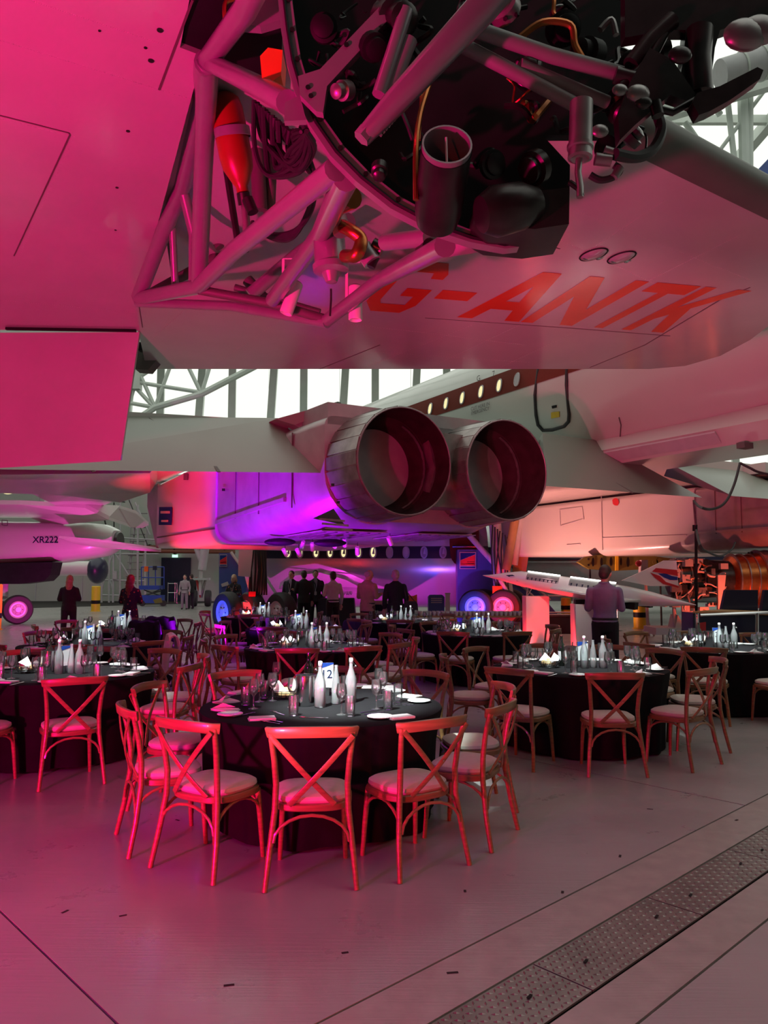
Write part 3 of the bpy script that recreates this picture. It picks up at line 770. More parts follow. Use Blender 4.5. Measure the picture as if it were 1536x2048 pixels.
# ------------------------------------------------------------------ supersonic jet
AL = math.radians(30)
FW = Vector((-math.sin(AL), math.cos(AL), 0)); RT = Vector((math.cos(AL), math.sin(AL), 0)); UP = Vector((0,0,1))
n0 = PY(811, 922, 11.0)
NC = n0 + RT * 0.94; ZN = n0.z; NC.z = 0
def C(s, t, z): return Vector((NC.x, NC.y, 0)) + FW*s + RT*t + UP*z
cj = thing('supersonic_jet', 'white delta-wing supersonic jet seen from behind with round engine nozzles', 'airplane', C(10,6,0), world=True)
def solve_s(px, t):      # s where the vertical plane at lateral t meets pixel column px
    u = (px - 768)/FPX
    base = Vector((NC.x, NC.y, 0)) + RT*t
    k = CP
    # x = u * depth ; depth along the camera axis ~ y*CP + (z-EYE)*SP, take z = ZN
    dz = (ZN-EYE)*SP
    return (base.x - u*(base.y*k + dz)) / (u*FW.y*k - FW.x)
def zat(px, py, p):       # height at a world xy for image row py
    d = ray(px, py); return EYE + d.z * (p.y / d.y)
# --- nozzle pair
def frameC(s, t, z):      # local z axis points aft
    m = Matrix((RT, UP, -FW)).transposed().to_4x4(); return Matrix.Translation(C(s,t,z)) @ m
for t in (-0.94, 0.94):
    b = MB(); b.ring([(0.79,0.0),(0.80,-0.02),(0.815,-0.35),(0.83,-0.95)], frameC(0,t,ZN), 48)
    no = part('nozzle_shroud', b, M['nozzle'], cj)
    b = MB(); b.ring([(0.79,0.0),(0.775,-0.01),(0.74,-0.55),(0.66,-0.62),(0.60,-0.95),(0.52,-1.5)], frameC(0,t,ZN), 48); part('nozzle_throat', b, M['nozzle_in'], cj)
    b = MB(); b.ring([(0.0,-1.35),(0.53,-1.35)], frameC(0,t,ZN), 32); part('turbine_disc', b, M['depthblack'], cj)
    b = MB(); b.tube([frameC(0,t,ZN) @ Vector((0.783*math.cos(a),0.783*math.sin(a),0)) for a in [2*PI*k/48 for k in range(48)]], 0.012, 6, closed=True); part('nozzle_lip', b, M['midmetal'], no)
    for k in range(24):          # overlapping petals
        a = 2*PI*k/24
        f = frameC(0,t,ZN) @ Matrix.Rotation(a, 4, 'Z')
        b = MB(); w = 0.094
        b.add([f @ Vector(p) for p in ((0.805,-w,-0.015),(0.80,w,-0.015),(0.842,w,-0.93),(0.848,-w,-0.93),(0.795,-w,-0.015),(0.79,w,-0.015),(0.83,w,-0.93),(0.83,-w,-0.93))],
              [(0,1,2,3),(4,7,6,5),(0,4,5,1),(2,6,7,3),(0,3,7,4),(1,5,6,2)])
        part('nozzle_petal', b, M['nozzle'], no, smooth=False)
    b = MB(); b.tube([frameC(-0.0,t,ZN) @ Vector((0.85*math.cos(a),0.85*math.sin(a),-0.95)) for a in [2*PI*k/48 for k in range(48)]], 0.018, 6, closed=True); part('nozzle_band', b, M['metalskin'], no)
    # half-closed reverser bucket
    b = MB(); f = frameC(0,t,ZN)
    rr = []
    for k in range(13):
        a = math.radians(-65 + 130*k/12)
        rr.append([f @ Vector((0.70*math.cos(a), 0.70*math.sin(a), -0.55)), f @ Vector((0.60*math.cos(a), 0.60*math.sin(a), -0.95))])
    b.loft(rr, False, False); part('reverser_bucket', b, M['nozzle'], cj)
b = MB(); b.prism([C(0.35,-0.35,ZN+0.55), C(0.35,0.35,ZN+0.55), C(0.35,0.2,ZN), C(0.35,0.35,ZN-0.6), C(0.35,-0.35,ZN-0.6), C(0.35,-0.2,ZN)], FW*1.0); part('nozzle_fairing', b, M['nozzle'], cj)
# --- nacelle body
def nsec(s, t0, t1, z0, z1, r0, rt=0.15, n=7):
    pts = []
    for (ct, cz, a0, r) in ((t1-r0, z0+r0, -90, r0), (t1-rt, z1-rt, 0, rt), (t0+rt, z1-rt, 90, rt), (t0+r0, z0+r0, 180, r0)):
        for k in range(n):
            a = math.radians(a0 + 90*k/(n-1)); pts.append(C(s, ct + r*math.cos(a), cz + r*math.sin(a)))
    return pts
ZB = 2.33
sX = solve_s(440, -1.9)
def nacelle(t0, t1, sdiv, s_front, name, m_aft, m_front, seamd=0.03, zb=ZB):
    b = MB(); b.loft([nsec(0.9,t0+0.15,t1-0.15,ZN-0.82,ZN+0.75,0.72), nsec(1.8,t0,t1,ZN-0.92,ZN+0.7,0.55), nsec(2.9,t0,t1,zb+0.05,ZN+0.7,0.45), nsec(sdiv,t0,t1,zb,ZN+0.7,0.35)]); a_ = part('engine_cowl', b, m_aft, cj, label='bare metal rear engine cowl')
    b = MB(); b.loft([nsec(sdiv+0.02,t0-seamd,t1+seamd,zb-seamd,ZN+0.72,0.3), nsec((sdiv+s_front)/2,t0-seamd,t1+seamd,zb-0.05,ZN+0.72,0.26), nsec(s_front,t0,t1,zb+0.02,ZN+0.7,0.12)]); c_ = part('intake_cowl', b, m_front, cj, label='white forward intake cowl')
    return a_, c_
na, nf = nacelle(-1.95, 1.95, sX, 10.4, 'port', M['metalskin'], M['white'])
b = MB(); b.prism([C(10.4,-1.95,2.36), C(11.5,-1.95,3.5), C(11.5,-1.95,4.0), C(10.4,-1.95,4.0)], RT*0.08); part('intake_lip', b, M['metalskin'], nf)
b = MB(); b.prism([C(10.41,-1.8,2.5), C(10.41,1.8,2.5), C(10.41,1.8,3.9), C(10.41,-1.8,3.9)], FW*0.02); part('intake_mouth', b, M['black'], nf)
# cowl details: seams, hinge strap, badge, vents
for s in (1.75, 3.2, 4.4):
    b = MB(); b.bar(C(s,-1.955,ZB+0.4), C(s,-1.955,ZN+0.6), 0.02, 0.015, FW); part('cowl_seam', b, M['seam'], na, smooth=False)
b = MB(); b.bar(C(2.0,-1.97,2.88), C(sX,-1.97,2.72), 0.05, 0.07); part('cowl_rail', b, M['metalskin'], na, smooth=False)
b = MB(); b.bar(C(sX+0.03,-1.99,2.60), C(10.2,-1.98,2.62), 0.02, 0.03); part('cowl_seam', b, M['seam'], nf, smooth=False)
def side_quad(px0, py0, px1, py1, t, m, name, parent, thick=0.012, corners=None):
    cs = corners or ((px0,py1),(px1,py1),(px1,py0),(px0,py0)); pts = []
    for (px, py) in cs:
        s = solve_s(px, t); p = C(s, t, 0); p.z = zat(px, py, p); pts.append(p)
    b = MB(); b.prism(pts, -RT*thick); return part(name, b, M[m], parent, smooth=False)
side_quad(319,1014,344,1050,-1.995,'cardblue','badge_panel',nf)
side_quad(322,1022,340,1027,-2.008,'lightgrey','badge_print',nf)
side_quad(324,1040,337,1044,-2.008,'lightgrey','badge_print',nf)
side_quad(367,946,375,960,-1.995,'seam','latch',nf)
side_quad(0,0,0,0,-1.99,'darkmetal','louvre_panel',na, corners=((628,1037),(690,1050),(668,1018)))
for k in range(3):
    side_quad(0,0,0,0,-2.0,'midmetal','louvre',na, corners=((640+6*k,1036+9*k),(690+8*k,1040+9*k),(690+8*k,1044+9*k),(640+6*k,1040+9*k)))
for (px,py) in ((445,977),(664,967),(675,1002)): side_quad(px,py,px+5,py+5,-1.99,'black','vent',na)
# panels under the nacelle
for k,(s0,s1,t0,t1) in enumerate(((1.6,3.2,-1.5,-0.3),(1.6,3.2,0.3,1.5))):
    b = MB(); z = ZN-0.93
    b.prism([C(s0,t0,z), C(s1,t0,ZB+0.03), C(s1,t1,ZB+0.03), C(s0,t1,z)], (0,0,-0.015)); pn = part('belly_panel', b, M['metalskin'], na, smooth=False)
    for j in range(6):
        q = j/6; b = MB(); b.bar(C(s0+0.1,t0+0.1+q*(t1-t0),z-0.02), C(s1-0.1,t0+0.1+q*(t1-t0),ZB+0.0), 0.05, 0.02); part('panel_rib', b, M['nozzle'], pn, smooth=False)
# fin-like web between the elevon and the nacelle
b = MB(); b.prism([C(0.9,-1.75,ZN+0.62), C(2.9,-1.75,ZN+0.62), C(2.9,-1.75,ZN+1.0), C(0.9,-1.75,ZN+0.95)], RT*3.5); part('nacelle_roof', b, M['metalskin'], cj, smooth=False)
def img_poly(pts, thick, m, name, parent=cj):
    # polygon of (px, py, depth)
    P_ = [PY(*p) for p in pts]; b = MB(); b.prism(P_, thick); return part(name, b, M[m], parent, smooth=False)
img_poly([(551,838,12.3),(676,803,11.9),(682,805,11.9),(681,812,11.9),(590,850,12.2)], FW*0.5, 'elevon', 'spine_fairing')
img_poly([(590,850,12.25),(676,812,11.95),(672,822,11.9),(668,940,11.7),(620,870,12.1)], FW*0.25, 'metalskin', 'web_panel')
b = MB(); b.prism([C(1.0,1.0,ZN+0.82), C(3.0,1.0,ZN+0.85), C(3.0,1.9,ZN+0.85), C(1.0,1.9,ZN+0.82)], (0,0,0.12)); part('nacelle_top_fairing', b, M['nozzle'], cj)
# --- wing slab and elevons
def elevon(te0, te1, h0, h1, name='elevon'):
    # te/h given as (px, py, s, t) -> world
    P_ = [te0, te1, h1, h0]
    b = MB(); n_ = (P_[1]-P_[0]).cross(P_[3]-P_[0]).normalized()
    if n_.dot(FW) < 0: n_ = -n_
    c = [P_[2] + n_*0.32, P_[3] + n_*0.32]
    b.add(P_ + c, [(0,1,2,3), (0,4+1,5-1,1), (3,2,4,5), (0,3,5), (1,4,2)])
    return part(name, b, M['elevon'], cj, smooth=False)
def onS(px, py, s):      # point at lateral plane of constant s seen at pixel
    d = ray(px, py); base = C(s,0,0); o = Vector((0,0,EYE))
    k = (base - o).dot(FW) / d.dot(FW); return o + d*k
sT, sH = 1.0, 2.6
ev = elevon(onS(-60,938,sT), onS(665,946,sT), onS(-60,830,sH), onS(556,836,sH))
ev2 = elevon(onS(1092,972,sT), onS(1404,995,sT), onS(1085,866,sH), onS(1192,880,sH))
for (q, s_) in (((315,834),(438,944)), ((205,834),(188,942))):
    a = onS(q[0][0] if isinstance(q[0], tuple) else q[0], q[1], sH) if False else None
for (a, c) in (((298,836),(425,925)), ((425,925),(438,944)), ((175,928),(188,944))):
    w = 0.012 if a == (298,836) else 0.05
    fa_ = (a[1]-834)/110.0; fc_ = (c[1]-834)/110.0
    b = MB(); p = onS(a[0],a[1], sH+(sT-sH)*fa_-0.02); q = onS(c[0],c[1], sH+(sT-sH)*fc_-0.02); b.bar(p, q, w, 0.01, FW); part('elevon_gap', b, M['seam'], ev, smooth=False)
b = MB(); b.bar(onS(1231,966,sT+0.25), onS(1266,986,sT-0.02), 0.03, 0.01, FW); part('elevon_gap', b, M['seam'], ev2, smooth=False)
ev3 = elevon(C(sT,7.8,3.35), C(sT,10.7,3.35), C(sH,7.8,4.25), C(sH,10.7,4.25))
# wing underside left of the nacelle (thin delta slab)
wz = 4.05
b = MB(); b.prism([C(sH,-1.9,wz), C(sH,-8.5,wz-0.3), C(6.0,-8.2,wz-0.3), C(12,-5.0,wz-0.18), C(20,-3.0,wz), C(20,-1.9,wz)], (0,0,0.22)); part('wing', b, M['white'], cj, smooth=False)
b = MB(); b.prism([C(sH,1.9,wz+0.1), C(20,1.9,wz), C(20,10.8,wz), C(sH,10.8,wz+0.1)], (0,0,0.3)); part('wing', b, M['white'], cj, smooth=False)
b = MB(); b.prism([C(2,10.5,wz+0.1), C(20,10.5,wz), C(12,18,wz-0.2), C(4,20,wz-0.2), C(2.6,19,wz-0.1)], (0,0,0.25)); part('wing', b, M['white'], cj, smooth=False)
# drooped leading edge, visible below the left elevons
b = MB(); b.prism([PY(-40,950,14.5), PY(300,946,15.5), PY(300,985,19), PY(240,1005,19), PY(120,990,18), PY(-40,985,17)], (0,0.6,0.35)); part('wing_droop', b, M['white'], cj, smooth=True)
# --- fuselage
FT, FZ = 6.3, 5.95
def fsec(s, k=1.0, dz=0.0, n=40):
    return [C(s, FT + 1.5*k*math.cos(2*PI*j/n), FZ + dz + 1.66*k*math.sin(2*PI*j/n)) for j in range(n)]
b = MB(); b.loft([fsec(-14,0.35,1.0), fsec(-9,0.72,0.5), fsec(-4,0.95,0.1), fsec(0,1.0), fsec(12,1.0), fsec(24,1.0), fsec(32,0.95,-0.05), fsec(40,0.5,-0.3), fsec(44,0.05,-0.6)])
fu = part('fuselage', b, M['white'], cj)
def fband(s0, s1, z0, z1, m, name, lift=0.012, parent=None, ns=1, slant=0.0):
    b = MB(); rings_ = []
    for i in range(ns+1):
        s = s0 + (s1-s0)*i/ns; rr = []
        for k in range(7):
            z = z0 + (z1-z0)*k/6; th = math.asin(max(-1, min(1, (z-FZ)/1.66)))
            rr.append(C(s + slant*(z-z0), FT - (1.5+lift)*math.cos(th), FZ + (1.66+lift)*math.sin(th)))
        rings_.append(rr)
    b.loft(rings_, False, False); return part(name, b, M[m], parent or fu)
fband(2.05, 24, 5.98, 6.55, 'brown', 'cheatline', 0.012, slant=-0.25)
for px, py in ((863,808),(895,803),(928,793),(966,783),(1003,773),(1039,763)):
    s = solve_s(px, FT-1.48); s = solve_s(px, FT-1.48)
    lit = px < 1030
    b = MB(); rr = []
    for k in range(16):
        a = 2*PI*k/16; zz = 6.22 + 0.15*math.sin(a); th = math.asin((zz-FZ)/1.66)
        x_ = 0.088*(1 if math.cos(a) > 0 else -1)*abs(math.cos(a))**0.7
        rr.append(C(s + x_, FT - 1.53*math.cos(th), FZ + 1.69*math.sin(th)))
    b.prism(rr, -RT*0.01); w_ = part('cabin_window', b, M['warmpane'] if lit else M['warmpane_dim'], fu)
    b = MB(); b.tube(rr, 0.018, 6, closed=True); part('window_surround', b, M['lightgrey'], w_)
# door outline
def fpt(px, py, lift=0.015):
    o = Vector((0,0,EYE)); d = ray(px, py)      # ray / elliptic cylinder
    A_ = (o - C(0,FT,FZ)); 
    at, az = A_.dot(RT)/(1.5+lift), A_.z/(1.66+lift); dt, dz_ = d.dot(RT)/(1.5+lift), d.z/(1.66+lift)
    qa = dt*dt + dz_*dz_; qb = 2*(at*dt + az*dz_); qc = at*at + az*az - 1
    disc = qb*qb - 4*qa*qc
    if disc < 0: disc = 0
    return o + d*((-qb - math.sqrt(disc))/(2*qa))
dl = [(1084,700),(1078,730),(1070,790),(1072,830),(1076,850),(1086,861),(1105,860),(1128,853),(1137,843),(1138,828),(1133,770),(1134,730),(1134,700)]
b = MB(); b.tube([fpt(*p) for p in dl], 0.04, 8); dr = part('door_seal', b, M['rubber'], fu)
def fquad(pts, m, name, parent=None):
    b = MB(); P_ = [fpt(p[0],p[1],0.02) for p in pts]; b.prism(P_, RT*0.02); return part(name, b, M[m], parent or fu, smooth=False)
fquad(((1103,812),(1112,810),(1112,815),(1104,817)), 'black', 'door_handle', dr)
fquad(((1102,825),(1118,823),(1118,834),(1102,837)), 'yellow', 'door_placard', dr)
def text_mb(txt, size=1.0, ext=0.0, bold=0.0):
    cu = bpy.data.curves.new('t', 'FONT'); cu.body = txt; cu.size = size; cu.extrude = ext; cu.offset = bold; cu.align_x = 'CENTER'; cu.align_y = 'CENTER'
    o = bpy.data.objects.new('t', cu); COL.objects.link(o)
    dg = bpy.context.evaluated_depsgraph_get(); me = bpy.data.meshes.new_from_object(o.evaluated_get(dg))
    mb = MB(); mb.add([v.co.copy() for v in me.vertices], [tuple(p.vertices) for p in me.polygons])
    bpy.data.objects.remove(o); bpy.data.curves.remove(cu); bpy.data.meshes.remove(me)
    return mb
def put_text(txt, origin, xdir, ydir, size, m, parent, name='lettering', bold=0.0, label=None):
    mb = text_mb(txt, size, 0.0, bold); x = Vector(xdir).normalized(); y = Vector(ydir).normalized(); o = Vector(origin)
    mb.v = [tuple(o + x*v[0] + y*v[1]) for v in mb.v]
    return part(name, mb, m, parent, smooth=False, label=label or ('lettering reading ' + txt), weld=False)
for txt, px, py in (('CUT HERE IN', 960, 813), ('EMERGENCY', 960, 822)):
    p = fpt(px, py, 0.03); put_text(txt, p, -FW, (0,0.1,1), 0.13, M['seam'], fu)
for txt, px, py in (('G', 957, 757), ('7', 987, 748)):
    p = fpt(px, py, 0.03); put_text(txt, p, -FW, (0,0.25,1), 0.22, M['seam'], fu)
# fuselage seams and belly fairing
b = MB(); b.tube([fpt(1190+dx, y) for dx, y in ((50,875),(52,850),(48,835))], 0.012, 5); part('panel_seam', b, M['seam'], fu)
b = MB(); b.loft([[C(s, FT + x, z) for x, z in ((-1.0,4.3),(-0.8,4.6),(0.8,4.6),(1.0,4.3),(0.8,4.0),(-0.8,4.0))] for s in (-6,-2,3,12,22)]); bf = part('belly_fairing', b, M['white'], cj)
for (a, c) in (((1240,918),(1385,885)),((1400,880),(1470,872)),((1240,870),(1330,862))):
    pass
b = MB(); b.prism([C(-0.5,FT-1.02,4.26), C(2.4,FT-1.02,4.26), C(2.4,FT-0.85,4.08), C(-0.5,FT-0.85,4.08)], (0,0,-0.03)); part('belly_strake', b, M['lightgrey'], bf, smooth=False)
b = MB(); b.box(C(-1.0, FT-0.9, 3.93), (0.24,0.16,0.1), (0,0,AL)); part('drain_mast', b, M['seam'], bf)
# --- far engine pair
T0 = 10.8
s2 = solve_s(1392, T0)
a2, f2 = nacelle(T0, T0+3.9, s2, 12.5, 'starboard', M['metalskin'], M['white'], zb=2.30)
def s2quad(cs, m, name, parent): return side_quad(0,0,0,0,T0-0.045,m,name,parent,corners=cs)
s2quad(((1226,1000),(1229,997),(1234,996),(1238,999),(1239,1006),(1236,1011),(1231,1011),(1227,1008)), 'bared', 'red_access_disc', f2)
for a, c in (((1204,990),(1204,1100)),((1204,1076),(1372,1070))):
    sa, sc_ = solve_s(a[0],T0-0.04), solve_s(c[0],T0-0.04); p, q = C(sa,T0-0.045,0), C(sc_,T0-0.045,0); p.z = zat(*a,p); q.z = zat(*c,q)
    b = MB(); b.bar(p, q, 0.02, 0.014); part('cowl_seam', b, M['lightgrey'], f2, smooth=False)
for a, c in (((1120,1020),(1165,1014)),((1120,1020),(1121,1052)),((1165,1014),(1168,1038)),((1121,1052),(1168,1038)),((1132,1090),(1160,1088))):
    sa, sc_ = solve_s(a[0],T0-0.04), solve_s(c[0],T0-0.04); p, q = C(sa,T0-0.045,0), C(sc_,T0-0.045,0); p.z = zat(*a,p); q.z = zat(*c,q)
    b = MB(); b.bar(p, q, 0.015, 0.02); part('access_panel_seam', b, M['lightgrey'], f2, smooth=False)
for k in range(5):
    s = s2 - 0.6 - 0.75*k
    b = MB(); b.bar(C(s,T0-0.005,2.75), C(s,T0-0.005,ZN+0.6), 0.02, 0.015, FW); part('cowl_seam', b, M['seam'], a2, smooth=False)
b = MB(); b.bar(C(0.5,T0-0.02,2.84), C(s2,T0-0.02,2.80), 0.05, 0.06); part('cowl_rail', b, M['metalskin'], a2, smooth=False)
# --- main landing gear
def wheel(c, axis, r, w, m_hub='hub', root=None, name='wheel'):
    f = Matrix.Translation(c) @ Vector(axis).to_track_quat('Z','Y').to_matrix().to_4x4()
    b = MB(); h = w/2
    b.ring([(r*0.58,-h*0.85),(r*0.72,-h),(r*0.90,-h*0.92),(r*0.985,-h*0.6),(r,-h*0.25),(r,h*0.25),(r*0.985,h*0.6),(r*0.90,h*0.92),(r*0.72,h),(r*0.58,h*0.85)], f, 36); ty = part('tyre', b, M['tyre'], root)
    for sg in (-1, 1):
        b = MB(); b.ring([(r*0.585,sg*h*0.86),(r*0.56,sg*h*0.80),(r*0.50,sg*h*0.62),(r*0.40,sg*h*0.60),(r*0.34,sg*h*0.75),(r*0.22,sg*h*0.78),(r*0.18,sg*h*0.98),(0,sg*h*1.0)], f, 30); hb = part('hub', b, M[m_hub], ty)
        for k in range(6):
            a = 2*PI*k/6; b = MB(); b.cyl(f @ Vector((r*0.28*math.cos(a), r*0.28*math.sin(a), sg*h*0.76)), f @ Vector((r*0.28*math.cos(a), r*0.28*math.sin(a), sg*h*0.84)), r*0.035, None, 8); part('hub_bolt', b, M['darkmetal'], hb)
    return ty
def leg(name, p0, p1, r, m='hub'):
    b = MB(); b.tube([p0, p1], r, 14); return part(name, b, M[m], cj)
# right gear (px ~1010)
gx = PZ(1008, 1250)
ax_near = (RT*-1)
g0 = Vector((gx.x, gx.y, 0)); R_ = 0.60
wheel(g0 + Vector((0,0,R_)), Vector((-0.28,-0.96,0)), R_, 0.42, 'hub', cj)
wheel(g0 + Vector((0.35,0.75,R_)), Vector((-0.28,-0.96,0)), R_, 0.42, 'hub', cj)
g1 = Vector(((950-768)/FPX*26.4, 26.3, 0))
wheel(Vector((g1.x, g1.y, R_)), Vector((-0.28,-0.96,0)), R_, 0.42, 'hub', cj)
wheel(Vector((g1.x+0.35, g1.y+0.75, R_)), Vector((-0.28,-0.96,0)), R_, 0.42, 'hub', cj)
gy = g0.y + 0.4
leg('gear_leg', PY(1000,1190,gy), PY(990,1045,gy), 0.21); leg('gear_leg', PY(1012,1190,gy), PY(1004,1130,gy), 0.26)
leg('gear_strut', PY(1012,1140,gy-0.3), PY(1030,1040,gy-0.3), 0.15, 'gearbrown'); leg('gear_strut', PY(1010,1150,gy), PY(930,1062,gy+0.5), 0.10)
leg('gear_strut', PY(1028,1130,gy+0.2), PY(1040,1030,gy+0.2), 0.13)
b = MB(); b.bar(PY(960,1215,gy+0.3), PY(1020,1222,gy+0.2), 0.25, 0.2); part('bogie_beam', b, M['grey'], cj)
leg('torque_link', PY(1000,1160,gy-0.35), PY(1018,1190,gy-0.5), 0.07); leg('torque_link', PY(1018,1190,gy-0.5), PY(1012,1215,gy-0.4), 0.07)
b = MB(); b.prism([PY(1025,1145,gy+0.6), PY(1052,1145,gy+0.6), PY(1072,1010,gy+0.6), PY(1040,1010,gy+0.6)], (0,0.06,0)); part('gear_door', b, M['gearbrown'], cj, smooth=False)
b = MB(); b.prism([PY(985,1172,gy-0.45), PY(1005,1172,gy-0.45), PY(1005,1188,gy-0.45), PY(985,1188,gy-0.45)], (0,0.05,0)); part('gear_flag', b, M['orange'], cj, smooth=False)
r5 = random.Random(3)
for k in range(7):
    x = 985 + 5*k; b = MB(); b.tube([PY(x,1050+4*k,gy-0.3), PY(x+r5.uniform(-5,5),1100,gy-0.34), PY(x+r5.uniform(-5,5),1150,gy-0.34), PY(1000+3*k,1195,gy-0.3)], 0.025, 6); part('hydraulic_hose', b, M['rubber'], cj)
# left gear (px ~515)
lg = 22.5
for px in (455, 502, 562):
    c = PY(px, 1222, lg + (0.0 if px < 540 else -0.6)); c.z = R_
    wheel(c, Vector((-0.75,-0.66,0)), R_, 0.42, 'hub', cj)
leg('gear_leg', PY(512,1195,lg), PY(512,1085,lg), 0.2); leg('gear_leg', PY(520,1180,lg), PY(524,1085,lg), 0.13, 'gearbrown'); leg('gear_strut', PY(505,1190,lg), PY(492,1140,lg), 0.08)
b = MB(); b.bar(PY(450,1212,lg), PY(570,1215,lg), 0.3, 0.26); part('bogie_beam', b, M['hub'], cj)
b = MB(); b.prism([PY(476,1152,lg-0.5), PY(500,1154,lg-0.5), PY(507,1088,lg-0.5), PY(478,1088,lg-0.5)], (0,0.07,0)); part('gear_door', b, M['white'], cj, smooth=False)
for k in range(8):
    b = MB(); b.tube([PY(503+4*k,1100,lg-0.25), PY(500+5*k+r5.uniform(-4,4),1140,lg-0.3), PY(498+5*k,1190,lg-0.25)], 0.03, 6); part('hydraulic_hose', b, M['rubber'], cj)
b = MB(); b.box(PY(505,1188,lg-0.3), (0.2,0.12,0.14)); part('gear_flag', b, M['bared'], cj)
# nose gear far left (px ~405)
ng = PZ(402, 1213); ny = ng.y
for px in (388, 416):
    c = PY(px, 1195, ny); c.z = 0.44; wheel(c, Vector((1,0.15,0)), 0.44, 0.34, 'grey', cj)
leg('gear_leg', PY(400,1190,ny), PY(405,1070,ny), 0.10); leg('gear_strut', PY(406,1130,ny), PY(388,1085,ny), 0.14, 'lightgrey'); leg('gear_strut', PY(404,1140,ny), PY(412,1085,ny), 0.22, 'lightgrey')
b = MB(); b.box(PY(402,1158,ny-0.1), (0.95,0.3,0.12)); part('gear_crosshead', b, M['lightgrey'], cj); leg('gear_strut', PY(392,1155,ny), PY(402,1195,ny), 0.07, 'bared'); leg('gear_strut', PY(412,1155,ny), PY(402,1195,ny), 0.07, 'midmetal')
b = MB(); b.prism([PY(380,1160,ny+0.3), PY(392,1160,ny+0.3), PY(392,1182,ny+0.3), PY(380,1182,ny+0.3)], (0,0.1,0)); part('gear_door', b, M['black'], cj)
# pod-like bulges on the belly between the pairs
for (px, py, d) in ((560,1084,13.5),(660,1086,13.0)):
    b = MB(); c = PY(px,py,d); b.sphere(c, (0.28,0.12,0.07), 14, 8); part('drain_pod', b, M['black'], cj)
index_kids(cj)
# ------------------------------------------------------------------ chairs
def strap(pts, w, t, nrm):      # bent flat strip: w across, t along the local normal
    pts = [Vector(p) for p in pts]; rings_ = []
    for i, p in enumerate(pts):
        d = (pts[min(i+1, len(pts)-1)] - pts[max(i-1, 0)]).normalized()
        n_ = Vector(nrm(i/(len(pts)-1)) if callable(nrm) else nrm); n_ = (n_ - d*n_.dot(d)).normalized(); s_ = d.cross(n_)
        rings_.append([p + s_*w/2*a + n_*t/2*c for a, c in ((-1,-0.6),(-0.8,-1),(0.8,-1),(1,-0.6),(1,0.6),(0.8,1),(-0.8,1),(-1,0.6))])
    b = MB(); b.loft(rings_); return b
def arc(p0, p1, h, n=9, z0=0.0):
    p0 = Vector(p0); p1 = Vector(p1); out = []
    for i in range(n):
        a = PI * i/(n-1); f = (1-math.cos(a))/2
        q = p0.lerp(p1, f); q.z += h*math.sin(a); out.append(q)
    return out
def chair_parts():
    P_ = []
    for sx in (-1, 1):
        b = MB(); pts = [(0.245*sx,-0.275,0),(0.225*sx,-0.235,0.20),(0.20*sx,-0.205,0.42),(0.195*sx,-0.205,0.56),(0.205*sx,-0.225,0.70),(0.22*sx,-0.255,0.82),(0.225*sx,-0.262,0.86)]
        b.tube(pts, [0.0155,0.017,0.018,0.018,0.017,0.016,0.015], 10); P_.append(('back_leg', b, 'wood'))
        b = MB(); b.tube([(0.195*sx,0.20,0),(0.185*sx,0.185,0.22),(0.175*sx,0.165,0.42)], [0.014,0.017,0.019], 10); P_.append(('front_leg', b, 'wood'))
    pts = []
    for i in range(17):
        a = -1 + 2*i/16; pts.append((0.243*a, -0.262 - 0.055*(1-a*a) + (0.02 if abs(a) > 0.99 else 0), 0.858 + 0.012*(1-a*a)))
    P_.append(('top_rail', strap(pts, 0.062, 0.022, lambda f: (0, 1, 0.15)), 'wood'))
    for sx in (-1, 1):
        pts = []
        for i in range(11):
            f = i/10; pts.append((sx*(0.222 - 0.345*f), -0.285 - 0.030*math.sin(PI*f) - 0.004*sx + 0.072*f, 0.842 - 0.395*f))
        P_.append(('cross_slat', strap(pts, 0.030, 0.010, (0,1,0.15)), 'wood'))
    b = MB(); c = Vector((0.025,-0.285,0.632)); b.sphere((0.05, -0.283, 0.645), (0.009,0.006,0.009), 8, 6); P_.append(('rivet', b, 'steel'))
    def seat_out(k, z):
        o = []
        for j in range(32):
            a = 2*PI*j/32; cx_, sy_ = math.cos(a), math.sin(a)
            x = 0.225*k*math.copysign(abs(cx_)**0.62, cx_)*(1 + 0.07*sy_); y = 0.205*k*math.copysign(abs(sy_)**0.62, sy_); o.append(Vector((x, y-0.005, z)))
        return o
    b = MB(); b.loft([seat_out(0.97,0.405), seat_out(1.0,0.412), seat_out(1.0,0.440), seat_out(0.97,0.446)]); P_.append(('seat_frame', b, 'wood'))
    b = MB(); b.loft([seat_out(0.90,0.446), seat_out(0.955,0.462), seat_out(0.94,0.482), seat_out(0.84,0.496), seat_out(0.5,0.503), seat_out(0.05,0.505)]); P_.append(('seat_cushion', b, 'cushion'))
    def brace(p0, p1, h):
        return MB().tube(arc(p0, p1, h, 11), 0.0095, 8)
    P_.append(('arch_brace', brace((-0.205,-0.235,0.25),(0.205,-0.235,0.25),0.145), 'wood'))
    for sx in (-1, 1): P_.append(('arch_brace', brace((0.212*sx,-0.225,0.27),(0.185*sx,0.175,0.27),0.13), 'wood'))
    P_.append(('arch_brace', brace((-0.185,0.178,0.27),(0.185,0.178,0.27),0.13), 'wood'))
    return P_
CHP = chair_parts()
chair0 = thing('crossback_chair', 'x', 'chair')
for nme, mb, mm in CHP: part(nme, mb, M[mm], chair0)
index_kids(chair0)
chair0.scale = (1.0, 1.0, 0.965)
_used = [False]
def place_chair(p, rz, label, group):
    if not _used[0]:
        _used[0] = True; o = chair0; o.location = p; o.rotation_euler = (0,0,rz); o['label'] = label; o['group'] = group; return o
    return copy_thing(chair0, p, rz, label, group)
